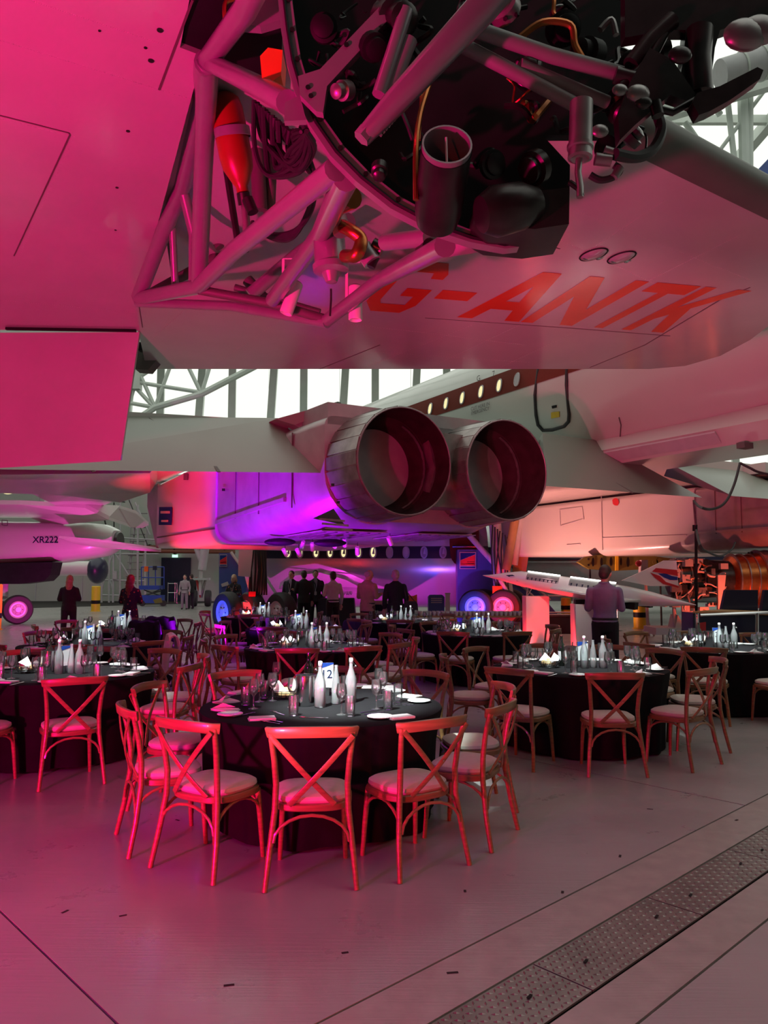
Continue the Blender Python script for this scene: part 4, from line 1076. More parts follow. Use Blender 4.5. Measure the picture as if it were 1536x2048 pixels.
# ------------------------------------------------------------------ tableware prototypes (meshes shared by copies)
def lathe_mesh(name, prof, m, n=20):
    b = MB(); b.ring(prof, None, n); return mesh_from(name, b, m)
WINE = lathe_mesh('wine_glass', [(0,0.0),(0.034,0.001),(0.036,0.003),(0.012,0.007),(0.0045,0.016),(0.004,0.085),(0.010,0.094),(0.028,0.112),(0.037,0.140),(0.036,0.165),(0.030,0.205),(0.0285,0.205),(0.034,0.165),(0.035,0.140),(0.026,0.114),(0,0.098)], M['glass'], 20)
TUMB = lathe_mesh('water_glass', [(0,0.0),(0.028,0.0),(0.031,0.004),(0.034,0.06),(0.033,0.13),(0.031,0.13),(0.032,0.06),(0.029,0.016),(0,0.013)], M['glass'], 20)
BODY = lathe_mesh('bottle_body', [(0,0.0),(0.036,0.0),(0.041,0.006),(0.041,0.15),(0.037,0.18),(0.022,0.225),(0.0145,0.25),(0.0135,0.285),(0.0165,0.288),(0.0165,0.300),(0.011,0.300)], M['bottle'], 22)
SLIM = lathe_mesh('slim_bottle_body', [(0,0.0),(0.031,0.0),(0.035,0.006),(0.034,0.10),(0.025,0.17),(0.014,0.235),(0.012,0.262),(0.014,0.264),(0.014,0.275),(0.009,0.275)], M['bottle'], 20)
SLIMG = lathe_mesh('green_bottle_body', [(0,0.0),(0.031,0.0),(0.034,0.006),(0.034,0.10),(0.025,0.17),(0.014,0.215),(0.012,0.235),(0,0.237)], M['greenglass'], 20)
STOP = lathe_mesh('stopper', [(0,0.300),(0.015,0.300),(0.016,0.312),(0.013,0.320),(0,0.322)], M['china'], 14)
bb = MB(); bb.tube([(0.016,0,0.285),(0.030,0,0.27),(0.034,0,0.258),(0.022,0,0.25)], 0.002, 6); bb.sphere((0.036,0,0.258), 0.010, 8, 6); CLIP = mesh_from('swing_clip', bb, M['steel'])
WBOT = lathe_mesh('wine_bottle', [(0,0),(0.036,0.0),(0.038,0.005),(0.038,0.185),(0.030,0.215),(0.0145,0.24),(0.0135,0.295),(0.0155,0.297),(0.0155,0.31),(0,0.311)], M['wine'], 20)
bb = MB(); bb.ring([(0.0386,0.06),(0.0388,0.062),(0.0388,0.148),(0.0386,0.15)], None, 20, 0.6, 4.0); WLAB = mesh_from('label_band', bb, M['card'])
BUCK = lathe_mesh('bucket_body', [(0,0),(0.066,0.0),(0.069,0.004),(0.070,0.205),(0.073,0.208),(0.073,0.213),(0.067,0.213),(0.066,0.01),(0,0.008)], M['steel'], 32)
PLATE = lathe_mesh('side_plate', [(0,0.0),(0.05,0.0),(0.055,0.003),(0.085,0.012),(0.085,0.015),(0.053,0.007),(0,0.005)], M['china'], 28)
def napkin_mesh(seed, fold=0.0):
    r = random.Random(seed); b = MB(); w, d, h = 0.085, 0.055, 0.010
    for k in range(3):
        z = k*0.005; o = 0.004*r.uniform(-1,1)
        vs_ = [Vector((x*w*(1-0.02*k)+o, y*d*(1-0.03*k), z + 0.004*(x*y*fold))) for x, y in ((-1,-1),(1,-1),(1,1),(-1,1))]
        b.prism(vs_, (0,0,0.0045))
    if fold: b.add([(-w,-d,0.015),(-0.01,-d*0.2,0.055),(-w*0.2,d,0.016),(w*0.8,d*0.5,0.03)], [(0,1,2),(1,3,2)])
    return mesh_from('folded_napkin', b, M['napkin'], smooth=False)
NAPS = [napkin_mesh(1), napkin_mesh(2, 1.0)]
bb = MB(); bb.box((0,0,0.002), (0.014,0.11,0.003)); bb.box((0,0.095,0.002), (0.022,0.09,0.002)); KNIFE = mesh_from('table_knife', bb, M['steel'], smooth=False)
bb = MB(); bb.box((0,0,0.002), (0.010,0.13,0.003)); bb.box((0,0.075,0.003), (0.024,0.03,0.003))
for k in range(4): bb.box((-0.010+0.0066*k,0.112,0.004), (0.003,0.05,0.002))
FORK = mesh_from('table_fork', bb, M['steel'], smooth=False)
# bread basket: wire frame with bread and a napkin inside
bb = MB()
for k in range(5):
    r_ = 0.07 + 0.012*k; bb.tube([(r_*math.cos(a), r_*math.sin(a), 0.006+0.016*k) for a in [2*PI*j/20 for j in range(20)]], 0.003, 5, closed=True)
for j in range(10):
    a = 2*PI*j/10; bb.tube([(0.07*math.cos(a),0.07*math.sin(a),0.004),(0.118*math.cos(a+0.3),0.118*math.sin(a+0.3),0.07)], 0.0025, 5)
BASK = mesh_from('basket_wires', bb, M['wire'])
bb = MB()
for j in range(5):
    a = 2*PI*j/5; bb.sphere((0.045*math.cos(a),0.045*math.sin(a),0.045), (0.035,0.028,0.03), 10, 7)
bb.sphere((0,0,0.06), (0.04,0.034,0.03), 10, 7)
BREAD = mesh_from('bread_rolls', bb, M['bread'])
bb = MB(); bb.add([(-0.10,-0.02,0.06),(0.0,-0.05,0.05),(0.02,0.06,0.06),(-0.09,0.07,0.11),(-0.05,0.02,0.14)], [(0,1,4),(1,2,4),(2,3,4),(3,0,4)]); bb.add([(0.02,-0.05,0.05),(0.11,-0.01,0.07),(0.09,0.06,0.10),(0.06,0.0,0.15)], [(0,1,3),(1,2,3),(2,0,3)]); LINER = mesh_from('basket_napkin', bb, M['napkin'], smooth=False)
def put(name, meshes, loc, rz, label, cat, group):
    if len(meshes) == 1:
        o = link(name, meshes[0][1])
    else:
        o = bpy.data.objects.new(name, None); o.empty_display_size = 0.05; COL.objects.link(o)
        for nm, me in meshes: link(nm, me, o)
    o.location = loc; o.rotation_euler = (0,0,rz); return tag(o, label, cat, group)
CLOTHM = {}
def cloth_mesh(seed, R):
    r = random.Random(seed); ph = [r.uniform(0, 6.28) for _ in range(4)]; N = 96; b = MB()
    def fold(a): return 0.5*math.sin(11*a+ph[0]) + 0.35*math.sin(17*a+ph[1]) + 0.25*math.sin(6*a+ph[2])
    levels = [(0.0,0.750,0),(0.5,0.750,0),(0.97,0.750,0),(0.995,0.747,0.0),(1.0,0.735,0.02),(0.985,0.66,0.3),(0.95,0.5,0.6),(0.93,0.25,0.9),(0.92,0.02,1.0)]
    rows = []
    for (k, z, w) in levels:
        rows.append([Vector(((k*R + w*0.035*fold(2*PI*j/N))*math.cos(2*PI*j/N), (k*R + w*0.035*fold(2*PI*j/N))*math.sin(2*PI*j/N), z + (0.012*math.sin(5*2*PI*j/N+ph[3]) if w == 1.0 else 0))) for j in range(N)])
    b.loft(rows, False); return mesh_from('tablecloth', b, M['cloth'])
RTAB = 0.86
ORD = ['', 'first', 'second', 'third', 'fourth', 'fifth', 'sixth', 'seventh']
bb = MB(); bb.ring([(0,0.715),(RTAB-0.02,0.715),(RTAB-0.02,0.742),(0,0.742)], None, 40); TOPM = mesh_from('tabletop', bb, M['wooddisp'])
bb = MB(); bb.ring([(0,0.0),(0.32,0.0),(0.30,0.03),(0.05,0.06),(0.045,0.70),(0.15,0.715),(0,0.716)], None, 20); PEDM = mesh_from('pedestal', bb, M['darkmetal'])
ZT = 0.7515
TABLES = {}
def card(loc, rz, num, tname, tilt=0.0, sz=1.0):
    o = thing('table_number_card', 'white table number card standing on the ' + tname, 'sign', loc, rz, 'table number cards')
    b = MB(); b.box((0,0,0.155), (0.105,0.003,0.19)); part('card_sheet', b, M['card'], o, smooth=False)
    b = MB(); b.prism([(-0.0525,-0.0025,0.25),(0.0525,-0.0025,0.25),(0.0525,-0.0025,0.24),(-0.0525,-0.0025,0.205)], (0,-0.0008,0)); part('card_header', b, M['cardblue'], o, smooth=False)
    b = MB(); b.box((0,0,0.032), (0.04,0.03,0.064)); part('card_holder', b, M['steel'], o)
    if num:
        mb = text_mb(num, 0.092, 0.0, 0.0006); mb.v = [(v[0], -0.0032, v[1]+0.160) for v in mb.v]; part('card_number', mb, M['print'], o, smooth=False, label='printed number ' + num, weld=False)
    b = MB(); b.box((0,-0.0022,0.085), (0.06,0.001,0.02)); part('card_logo', b, M['lightgrey'], o, smooth=False)
    return o
BCNT = {}
def ware(kind, loc, rz, tn, grp):
    z = ZT; loc = (loc[0], loc[1], z)
    if kind == 'wine': return put('wine_glass', [('wine_glass', WINE)], loc, rz, 'clear stemmed wine glass on the ' + tn, 'glass', 'wine glasses on the ' + tn)
    if kind == 'tumb': return put('water_glass', [('water_glass', TUMB)], loc, rz, 'clear straight water glass on the ' + tn, 'glass', 'water glasses on the ' + tn)
    if kind == 'bottle': return put('swing_top_bottle', [('bottle_body', BODY), ('stopper', STOP), ('swing_clip', CLIP)], loc, rz, ('left-hand' if BCNT.setdefault(tn, 0) == 0 and not BCNT.update({tn: 1}) else 'right-hand') + ' frosted swing-top water bottle on the ' + tn, 'bottle', 'water bottles on the ' + tn)
    if kind == 'slim': return put('slim_bottle', [('slim_bottle_body', SLIM)], loc, rz, 'slim pointed glass water bottle on the ' + tn, 'bottle', 'slim bottles on the ' + tn)
    if kind == 'green': return put('green_bottle', [('green_bottle_body', SLIMG)], loc, rz, 'small green glass bottle on the ' + tn, 'bottle', 'green bottles')
    if kind == 'winebottle': return put('wine_bottle', [('wine_bottle_body', WBOT), ('label_band', WLAB)], loc, rz, 'dark wine bottle on the ' + tn, 'bottle', 'wine bottles on the ' + tn)
    if kind == 'bucket': return put('wine_bucket', [('bucket_body', BUCK)], loc, rz, 'polished steel wine cooler on the ' + tn, 'wine cooler', 'steel wine coolers on the ' + tn)
    if kind == 'plate': return put('side_plate', [('side_plate', PLATE)], loc, rz, 'white side plate on the ' + tn, 'plate', 'side plates on the ' + tn)
    if kind == 'napkin': return put('folded_napkin', [('folded_napkin', NAPS[rnd.randrange(2)])], loc, rz, 'white folded napkin on the ' + tn, 'napkin', 'napkins on the ' + tn)
    if kind == 'knife': return put('table_knife', [('table_knife', KNIFE)], loc, rz, 'steel knife laid on the ' + tn, 'knife', 'knives on the ' + tn)
    if kind == 'fork': return put('table_fork', [('table_fork', FORK)], loc, rz, 'steel fork laid on the ' + tn, 'fork', 'forks on the ' + tn)
    if kind == 'basket': return put('bread_basket', [('basket_wires', BASK), ('bread_rolls', BREAD), ('basket_napkin', LINER)], loc, rz, 'black wire bread basket on the ' + tn, 'basket', 'bread baskets')
def table(px, py, tn, angles, num, zl, el, seed, detail=2, crot=0.0, custom=None, la=25.0, lofs=(0.08,0.05), lpos=None):
    c = PZ(px, py, 0.75); r = random.Random(seed)
    t = thing('round_table', 'round table under a floor-length black cloth, ' + tn, 'table', (c.x, c.y, 0), 0, 'round banquet tables')
    me = cloth_mesh(seed, RTAB); link('tablecloth', me, t); link('tabletop', TOPM, t); link('pedestal', PEDM, t)
    # chairs, counted left and right of the nearest
    near = min(angles, key=lambda a: abs(((a + 90 + 180) % 360) - 180))
    left = sorted([a for a in angles if a != near and ((-90 - a) % 360) < 180], key=lambda a: (-90 - a) % 360)
    right = sorted([a for a in angles if a != near and a not in left], key=lambda a: (a + 90) % 360)
    def lab(a):
        if a == near: return 'wooden crossback chair nearest the camera at the ' + tn
        k, side = (left.index(a)+1, 'left') if a in left else (right.index(a)+1, 'right')
        return 'crossback chair, %s to the %s of the nearest, at the %s' % (ORD[k], side, tn)
    for a in angles:
        th = math.radians(a + r.uniform(-1.5, 1.5)); rr = 1.07 + r.uniform(-0.015, 0.03)
        p = Vector((c.x + rr*math.cos(th), c.y + rr*math.sin(th), 0))
        place_chair(p, th + PI/2 + math.radians(r.uniform(-4, 4)), lab(a), 'chairs at the ' + tn)
    # pin spot over the centre
    add_light('pin_spot', 'SPOT', lpos or ((c.x - 0.5, c.y - 1.3, zl) if zl > 3 else (c.x - 0.3, c.y - 0.8, zl)), (c.x + lofs[0], c.y + lofs[1], 0.75), (0.86, 1.0, 0.97), el*1.5, 0.03, la, 0.95)
    TABLES[tn] = c
    if custom: custom(c, tn); return c
    cx, cy = c.x, c.y
    ware('bucket', (cx-0.10, cy-0.05), 0, tn, 0)
    ware('winebottle', (cx-0.16, cy+0.10), r.uniform(0,6), tn, 0)
    bt = [(0.02,-0.10),(0.12,-0.06),(0.21,-0.09)]
    ware('bottle', (cx+bt[0][0], cy+bt[0][1]), r.uniform(0,6), tn, 0); ware('slim', (cx+bt[1][0], cy+bt[1][1]), 0, tn, 0); ware('bottle', (cx+bt[2][0], cy+bt[2][1]), r.uniform(0,6), tn, 0)
    if num is not None: card((cx+0.04, cy+0.03, ZT), crot, num, tn)
    ware('basket', (cx-0.32, cy-0.02), r.uniform(0,6), tn, 0)
    for i, a in enumerate(angles):
        th = math.radians(a); d = Vector((math.cos(th), math.sin(th), 0)); s_ = Vector((-d.y, d.x, 0))
        q = c + d*0.73; ware('napkin', q + s_*r.uniform(-0.03,0.03), th + PI/2 + r.uniform(-0.2,0.2), tn, 0)
        if detail >= 1:
            q = c + d*0.57 + s_*0.14; ware('wine', q, 0, tn, 0)
            q = c + d*0.60 + s_*0.24 + d*r.uniform(-0.03,0.03); ware('tumb', q, 0, tn, 0)
        if detail >= 2:
            q = c + d*0.49 + s_*0.19; ware('wine', q, 0, tn, 0)
            q = c + d*0.70 - s_*0.17; ware('plate', q, 0, tn, 0)
            q = c + d*0.73 + s_*0.11; ware('knife', q, th - PI/2 + 0.1, tn, 0)
            q = c + d*0.73 - s_*0.105; ware('fork', q, th - PI/2 - 0.1, tn, 0)
    return c
def custom12(c, tn):
    def at(kind, px, py, rz=0.0): p = PZ(px, py, ZT); return ware(kind, p, rz, tn, 0)
    at('bucket', 611, 1410); at('winebottle', 617, 1384, 1.0)
    at('bottle', 640, 1414, 2.7); at('slim', 672, 1407); at('bottle', 702, 1404, 0.4)
    card(PZ(653, 1391, ZT), 0.12, '12', tn)
    at('basket', 572, 1398, 0.5)
    for q in ((507,1418),(553,1374),(519,1404),(683,1430),(753,1419),(766,1400),(585,1415),(545,1402),(758,1390)): at('wine', *q)
    for q in ((587,1431),(700,1432),(491,1410),(528,1396),(776,1419),(796,1404),(628,1380),(690,1384)): at('tumb', *q)
    for q, rz in (((524,1439),0.25),((450,1422),-0.5),((452,1405),0.9),((800,1436),0.5),((819,1394),-0.6),((770,1376),0.3),((480,1386),0.9),((745,1375),0.0)): at('napkin', *q, rz)
    for q in ((460,1431),(760,1436),(838,1404),(715,1373),(790,1384)): at('plate', *q)
    for q, rz in (((545,1446),0.9),((560,1428),0.6),((735,1424),-0.8),((810,1408),1.2),((480,1432),-0.6)): at('fork', *q, rz)
    for q, rz in (((553,1443),0.9),((742,1428),-0.9),((640,1436),1.4),((816,1411),1.2)): at('knife', *q, rz)
T12N = 'front table'
table(644, 1410, T12N, [-87,-120,-150,170,128,88,52,10,-24,-56], '12', 4.15, 2300, 1, custom=custom12, la=27, lofs=(0.19,0.04), lpos=(-1.0, 4.2, 3.4))
table(122, 1345, 'near left table', [-102,-62,-12,24,60,95,132,170,-140], '', 4.2, 1500, 2, 2, crot=0.5)
table(172, 1289, 'second left table', [-75,-35,5,50,100,140,-120,180], '6', 2.7, 620, 3, 2)
table(238, 1258, 'far left table', [-100,-50,0,50,100,150,-150], '7', 3.3, 1000, 4, 1, crot=0.4)
table(622, 1294, 'second middle table', [-92,-135,-170,155,115,78,40,5,-30,-58], '11', 2.95, 800, 5, 2, crot=0.9, la=32)
table(590, 1257, 'third middle table', [-100,-60,-150,165,120,20,-20], '10', 2.2, 300, 6, 1, la=42)
table(520, 1233, 'farthest middle table', [-90,-140,170,120,0,-40], '9', 2.2, 300, 7, 1, la=42)
table(800, 1243, 'far centre table', [-90,-130,-50,170,0,40,130], None, 2.2, 300, 8, 1, la=42)
table(950, 1266, 'table before the red wheel', [-110,-70,-30,-150,170,120,60,10], '2', 2.4, 420, 9, 2, la=40)
table(1160, 1334, 'near right table', [-92,-131,-52,-10,30,60,95,135,175], '1', 4.3, 1600, 10, 2)
table(1430, 1295, 'right edge table', [-76,-118,-152,-35,172,118,80,45], '3', 4.1, 1800, 11, 2)
# garments over chair backs
def garment(px, py, y, w, h, m, label, rz=0.0):
    p = PY(px, py, y); o = thing('draped_jacket', label, 'jacket', (p.x, p.y, 0), rz)
    b = MB(); rows = []
    zt = p.z
    for k, (dy, dz) in enumerate(((-0.085,-h),(-0.08,-h*0.6),(-0.065,-h*0.2),(-0.045,0.0),(0.0,0.025),(0.04,0.0),(0.055,-h*0.15),(0.06,-h*0.5))):
        rows.append([Vector((w*(i/12-0.5)*(1+0.12*math.sin(k)), dy + 0.014*math.sin(i*1.7+k), zt + dz + 0.012*math.sin(i*1.1))) for i in range(13)])
    b.loft(rows, False, False); cb = part('garment_body', b, m, o)
    md = cb.modifiers.new('thick', 'SOLIDIFY'); md.thickness = 0.012
    b = MB(); b.tube([(w*0.42,-0.06,zt-0.05),(w*0.5,-0.09,zt-h*0.5),(w*0.46,-0.10,zt-h*0.95)], [0.05,0.045,0.035], 10); part('sleeve', b, m, o)
    return o
garment(345, 1272, 9.3, 0.44, 0.42, cloth('cream_knit', (0.62,0.60,0.58)), 'pale jacket hung over a chair back at the second left table', -1.2)
garment(322, 1236, 12.6, 0.46, 0.40, cloth('black_coat', (0.012,0.012,0.014)), 'black coat hung over a chair at the far left table')
garment(290, 1244, 12.0, 0.46, 0.40, cloth('black_blazer', (0.012,0.012,0.014)), 'second black coat, lower and left of the first one')
garment(708, 1243, 15.2, 0.4, 0.45, cloth('navy_coat', (0.02,0.02,0.035)), 'dark coat over a chair below the man in the tan jacket')
# ------------------------------------------------------------------ people
def vox(mb, voxel, m, name, parent, smooth_it=2, label=None):
    me = bpy.data.meshes.new(name); me.from_pydata(mb.v, [], mb.f)
    o = bpy.data.objects.new(name, me); COL.objects.link(o)
    md = o.modifiers.new('r', 'REMESH'); md.mode = 'VOXEL'; md.voxel_size = voxel
    if smooth_it:
        ms = o.modifiers.new('s', 'SMOOTH'); ms.iterations = smooth_it; ms.factor = 0.5
    dg = bpy.context.evaluated_depsgraph_get(); dg.update()
    me2 = bpy.data.meshes.new_from_object(o.evaluated_get(dg)); me2.name = name
    bpy.data.objects.remove(o); bpy.data.meshes.remove(me)
    me2.materials.clear(); me2.materials.append(m)
    me2.polygons.foreach_set('use_smooth', [True]*len(me2.polygons))
    q = link(name, me2, parent)
    if label: q['label'] = label
    return q
def limb(b, pts, rs, n=12):
    for i in range(len(pts)-1): b.tube([pts[i], pts[i+1]], [rs[i], rs[i+1]], n)
    for p, r in zip(pts, rs): b.sphere(p, r, n, 8)
def rings_body(b, rows, n=20):      # (z, rx, ry, y offset)
    b.loft([[Vector((rx*math.cos(2*PI*j/n), oy + ry*math.sin(2*PI*j/n), z)) for j in range(n)] for z, rx, ry, oy in rows])
SKIN = {}
def person(px, y, rz, h, label, top, bottom, shoes, hair, arms='down', woman=False, long_hair=False, jacket=True, skirt=False, shirt=None, lanyard=False, vx=0.014, stance=0.0, hem=0.80, lean=0.0, bald=False, headturn=0.0, headdown=0.0, glasses=False):
    x = (px-768)/FPX * (y*CP)
    root = thing('person', label, 'person', (x, y, 0), rz); k = h/1.75
    sw = 0.175 if woman else 0.195
    J = {}
    for sx in (-1, 1):
        S = Vector(((sw-0.012)*sx, -0.005, 1.355)); a = arms[0 if sx < 0 else 1] if isinstance(arms, tuple) else arms
        if a == 'front': E_ = Vector((0.235*sx, 0.03, 1.12)); Wr = Vector((0.10*sx, 0.25, 1.10)); hd = Vector((-0.55*sx, 0.75, 0.15))
        elif a == 'hold': E_ = Vector((0.225*sx, 0.00, 1.12)); Wr = Vector((0.17*sx, 0.24, 1.16)); hd = Vector((-0.1*sx, 0.85, 0.3))
        elif a == 'hip': E_ = Vector((0.30*sx, -0.06, 1.13)); Wr = Vector((0.19*sx, 0.06, 0.98)); hd = Vector((-0.6*sx, 0.4, -0.5))
        else: E_ = Vector((0.245*sx, -0.03, 1.11)); Wr = Vector((0.25*sx, 0.05, 0.86)); hd = Vector((0.0, 0.15, -1))
        J[sx] = (S, E_, Wr, hd.normalized())
    Hp, Kn, An = {}, {}, {}
    for sx in (-1, 1):
        Hp[sx] = Vector((0.09*sx, 0, 0.90)); Kn[sx] = Vector((0.105*sx, 0.02+stance*sx*0.1, 0.50)); An[sx] = Vector((0.115*sx, -0.02+stance*sx*0.2, 0.085))
    # body in skin, continuous
    b = MB()
    rings_body(b, [(0.86,0.12,0.09,0),(0.94,0.155,0.11,0),(1.06,0.135,0.095,0.0),(1.20,0.155,0.105,0.005),(1.34,0.165,0.10,0),(1.42,0.13,0.075,-0.01),(1.47,0.06,0.055,-0.01)])
    hc = Vector((0, 0.015, 1.635))
    hm = Matrix.Rotation(headturn, 3, 'Z') @ Matrix.Rotation(-headdown, 3, 'X')
    def H(p): return Vector((0,0,1.465)) + hm @ (Vector(p)*1.0 - Vector((0,0,1.50)))*1.06
    limb(b, [Vector((0,-0.012,1.42)), H((0,0.0,1.55))], [0.058,0.052])
    b.sphere(H(hc), (0.076,0.096,0.112), 20, 14, hm); b.sphere(H((0,0.055,1.565)), (0.052,0.05,0.045), 14, 10, hm)
    b.sphere(H((0,0.116,1.625)), (0.013,0.020,0.022), 10, 8, hm); b.sphere(H((0,0.105,1.655)), (0.012,0.012,0.025), 10, 8, hm)
    for sx in (-1, 1): b.sphere(H((0.077*sx,0.005,1.63)), (0.012,0.022,0.032), 10, 8, hm)
    for sx in (-1, 1):
        S, E_, Wr, hd = J[sx]; limb(b, [S, E_, Wr], [0.048,0.040,0.027])
        pc = Wr + hd*0.05; side = hd.cross(Vector((0,0,1) if abs(hd.z) < 0.8 else (0,1,0))).normalized(); nn = side.cross(hd).normalized()
        b.tube([Wr, Wr+hd*0.03, Wr+hd*0.095], [0.026,0.034,0.030], 10)
        for f in range(4):
            o_ = side*(-0.027+0.018*f); L = (0.066,0.078,0.074,0.056)[f]; base = Wr + hd*0.085 + o_
            m1 = base + hd*L*0.55 - nn*0.008; m2 = m1 + hd*L*0.40 - nn*0.022
            limb(b, [base, m1, m2], [0.0098,0.009,0.008], 8)
        tb_ = Wr + hd*0.03 + side*(0.028 if sx > 0 else -0.028); t1 = tb_ + hd*0.035 + side*(0.022 if sx > 0 else -0.022); t2 = t1 + hd*0.032
        limb(b, [tb_, t1, t2], [0.013,0.011,0.009], 8)
    for sx in (-1, 1): limb(b, [Hp[sx], Kn[sx], An[sx]], [0.085,0.055,0.040])
    vox(b, vx*0.75, M['skin'], 'body', root, 2)
    for sx in (-1, 1):
        b = MB(); b.sphere(H((0.031*sx,0.098,1.645)), (0.012,0.008,0.007), 8, 6, hm); part('eye', b, M['eye'], root)
    b = MB(); b.sphere(H((0,0.102,1.588)), (0.024,0.010,0.006), 10, 6, hm); part('mouth', b, M['lip'], root)
    # hair
    b = MB()
    if not bald:
        b.sphere(H((0,-0.008,1.665)), (0.086,0.102,0.098), 18, 12, hm)
        b.sphere(H((0,-0.045,1.62)), (0.078,0.066,0.088), 14, 10, hm)
    else:
        b.sphere(H((0,-0.035,1.635)), (0.083,0.075,0.070), 16, 10, hm)
    if long_hair:
        for z, r in ((1.58,0.092),(1.50,0.098),(1.42,0.098),(1.34,0.085),(1.28,0.06)): b.sphere(H((0,-0.065,z)), (r,0.055,0.07), 14, 8)
    elif woman:
        for sx in (-1,1): b.sphere(H((0.06*sx,-0.02,1.58)), (0.04,0.07,0.08), 12, 8)
        b.sphere(H((0,-0.06,1.56)), (0.085,0.05,0.09), 14, 8)
    vox(b, vx, hair, 'hair', root, 1)
    # top
    b = MB(); g_ = 0.022 if jacket else 0.014
    hz = hem
    rings_body(b, [(hz,0.165+g_,0.125+g_,0),(0.92,0.160+g_,0.115+g_,0),(1.06,0.138+g_,0.10+g_,0.0),(1.20,0.160+g_,0.11+g_,0.005),(1.32,0.176+g_,0.102+g_,0),(1.385,0.172+g_,0.085+g_,-0.008),(1.42,0.130+g_,0.066+g_,-0.012),(1.455,0.075+g_,0.058+g_,-0.012),(1.485,0.062,0.06,-0.012)])
    for sx in (-1, 1):
        S, E_, Wr, hd = J[sx]; b.sphere(S, 0.056+g_*0.6, 12, 8)
        b.tube([S, E_], [0.055+g_*0.7, 0.046+g_*0.6], 12); b.sphere(E_, 0.046+g_*0.6, 12, 8); b.tube([E_, E_.lerp(Wr, 0.98)], [0.046+g_*0.6, 0.034+g_*0.5], 12)
    vox(b, vx, top, 'jacket' if jacket else 'shirt', root, 2)
    if shirt is not None:
        b = MB(); b.prism([(-0.008,0.128,0.98),(0.008,0.128,0.98),(0.062,0.118,1.42),(0.03,0.06,1.49),(-0.03,0.06,1.49),(-0.062,0.118,1.42)], (0,0.022,0)); part('shirt_front', b, shirt, root)
    if jacket:
        for sx in (-1, 1):
            b = MB(); b.prism([(0.012*sx,0.138,1.08),(0.03*sx,0.138,1.08),(0.088*sx,0.118,1.38),(0.052*sx,0.085,1.46),(0.036*sx,0.128,1.40)], (0,0.014,0)); part('lapel', b, top, root)
    else:
        b = MB(); b.tube([Vector((0.062*math.cos(a), -0.012+0.062*math.sin(a), 1.475+0.01*math.sin(a))) for a in [2*PI*i/16 for i in range(16)]], 0.014, 8, closed=True); part('collar', b, top, root)
    if lanyard:
        b = MB()
        for sx in (-1, 1): b.tube([(0.055*sx,0.09,1.45),(0.035*sx,0.150,1.30),(0.0,0.156,1.10)], 0.005, 6)
        ly = part('lanyard', b, M['card'], root); b = MB(); b.box((0,0.158,1.05), (0.075,0.004,0.10)); part('badge', b, M['card'], ly)
    # bottoms
    b = MB()
    if skirt:
        rings_body(b, [(0.42,0.235,0.20,0),(0.6,0.215,0.175,0),(0.8,0.195,0.15,0),(0.95,0.175,0.13,0),(1.0,0.15,0.11,0)])
        vox(b, vx, bottom, 'skirt', root, 2)
    else:
        rings_body(b, [(0.80,0.14,0.105,0),(0.90,0.170,0.125,0),(0.98,0.162,0.118,0)])
        for sx in (-1, 1):
            b.tube([Hp[sx], Kn[sx]], [0.098,0.074], 14); b.sphere(Kn[sx], 0.074, 12, 8); b.tube([Kn[sx], An[sx]-Vector((0,0,0.035))], [0.074,0.062], 14); b.sphere(Hp[sx], 0.098, 12, 8)
        vox(b, vx, bottom, 'trousers', root, 2)
        b = MB(); b.ring([(0.172,0),(0.176,0.005),(0.176,0.03),(0.172,0.035)], Matrix.Translation((0,0,0.955)) @ Matrix.Diagonal((1,0.73,1,1)), 24); part('belt', b, M['rubber'], root)
    for sx in (-1, 1):
        b = MB(); a = An[sx]; b.sphere(a + Vector((0,0.055,-0.045)), (0.045,0.125,0.042), 14, 8); b.tube([a-Vector((0,0,0.06)), a+Vector((0,0,0.02))], [0.045,0.042], 12)
        vox(b, 0.012, shoes, 'shoe', root, 1)
    root.scale = (k, k, k)
    return root
BLK = cloth('black_wool', (0.014,0.014,0.017)); NVY = cloth('navy_suit', (0.016,0.018,0.03)); DRK = cloth('dark_trousers', (0.012,0.012,0.016)); WHT = cloth('white_shirt', (0.62,0.62,0.66)); TAN = cloth('tan_blazer', (0.42,0.30,0.19)); LBL = cloth('pale_blue_shirt', (0.30,0.32,0.46)); BRN = cloth('brown_trousers', (0.10,0.045,0.035)); SHO = mat('black_leather', (0.01,0.01,0.01), 0.35, 0, coat=0.3)
HBL = mat('blonde_hair', (0.42,0.27,0.15), 0.6, 0, 0.2, 30); HBR = mat('dark_brown_hair', (0.035,0.02,0.014), 0.55, 0, 0.2, 30); HRD = mat('auburn_hair', (0.20,0.05,0.025), 0.5, 0, 0.25, 30); HGR = mat('grey_hair', (0.42,0.38,0.34), 0.6, 0, 0.2, 30)
FLO = bpy.data.materials.new('floral_print'); FLO.use_nodes = True
nt = FLO.node_tree; bs = nt.nodes['Principled BSDF']; bs.inputs['Roughness'].default_value = 0.8
tc = nt.nodes.new('ShaderNodeTexCoord'); vo = nt.nodes.new('ShaderNodeTexVoronoi'); vo.inputs['Scale'].default_value = 14; nt.links.new(tc.outputs['Object'], vo.inputs['Vector'])
ramp = nt.nodes.new('ShaderNodeValToRGB'); ramp.color_ramp.elements[0].color = (0.45,0.12,0.05,1); ramp.color_ramp.elements[0].position = 0.20; ramp.color_ramp.elements[1].color = (0.012,0.012,0.016,1); ramp.color_ramp.elements[1].position = 0.28
nt.links.new(vo.outputs['Distance'], ramp.inputs['Fac']); nt.links.new(ramp.outputs['Color'], bs.inputs['Base Color'])
person(140, 19.0, 0.25, 1.70, 'woman in a black jacket over a white hem, seen from behind at far left', BLK, DRK, SHO, HBL, 'front', True, True, hem=0.84, stance=0.6)
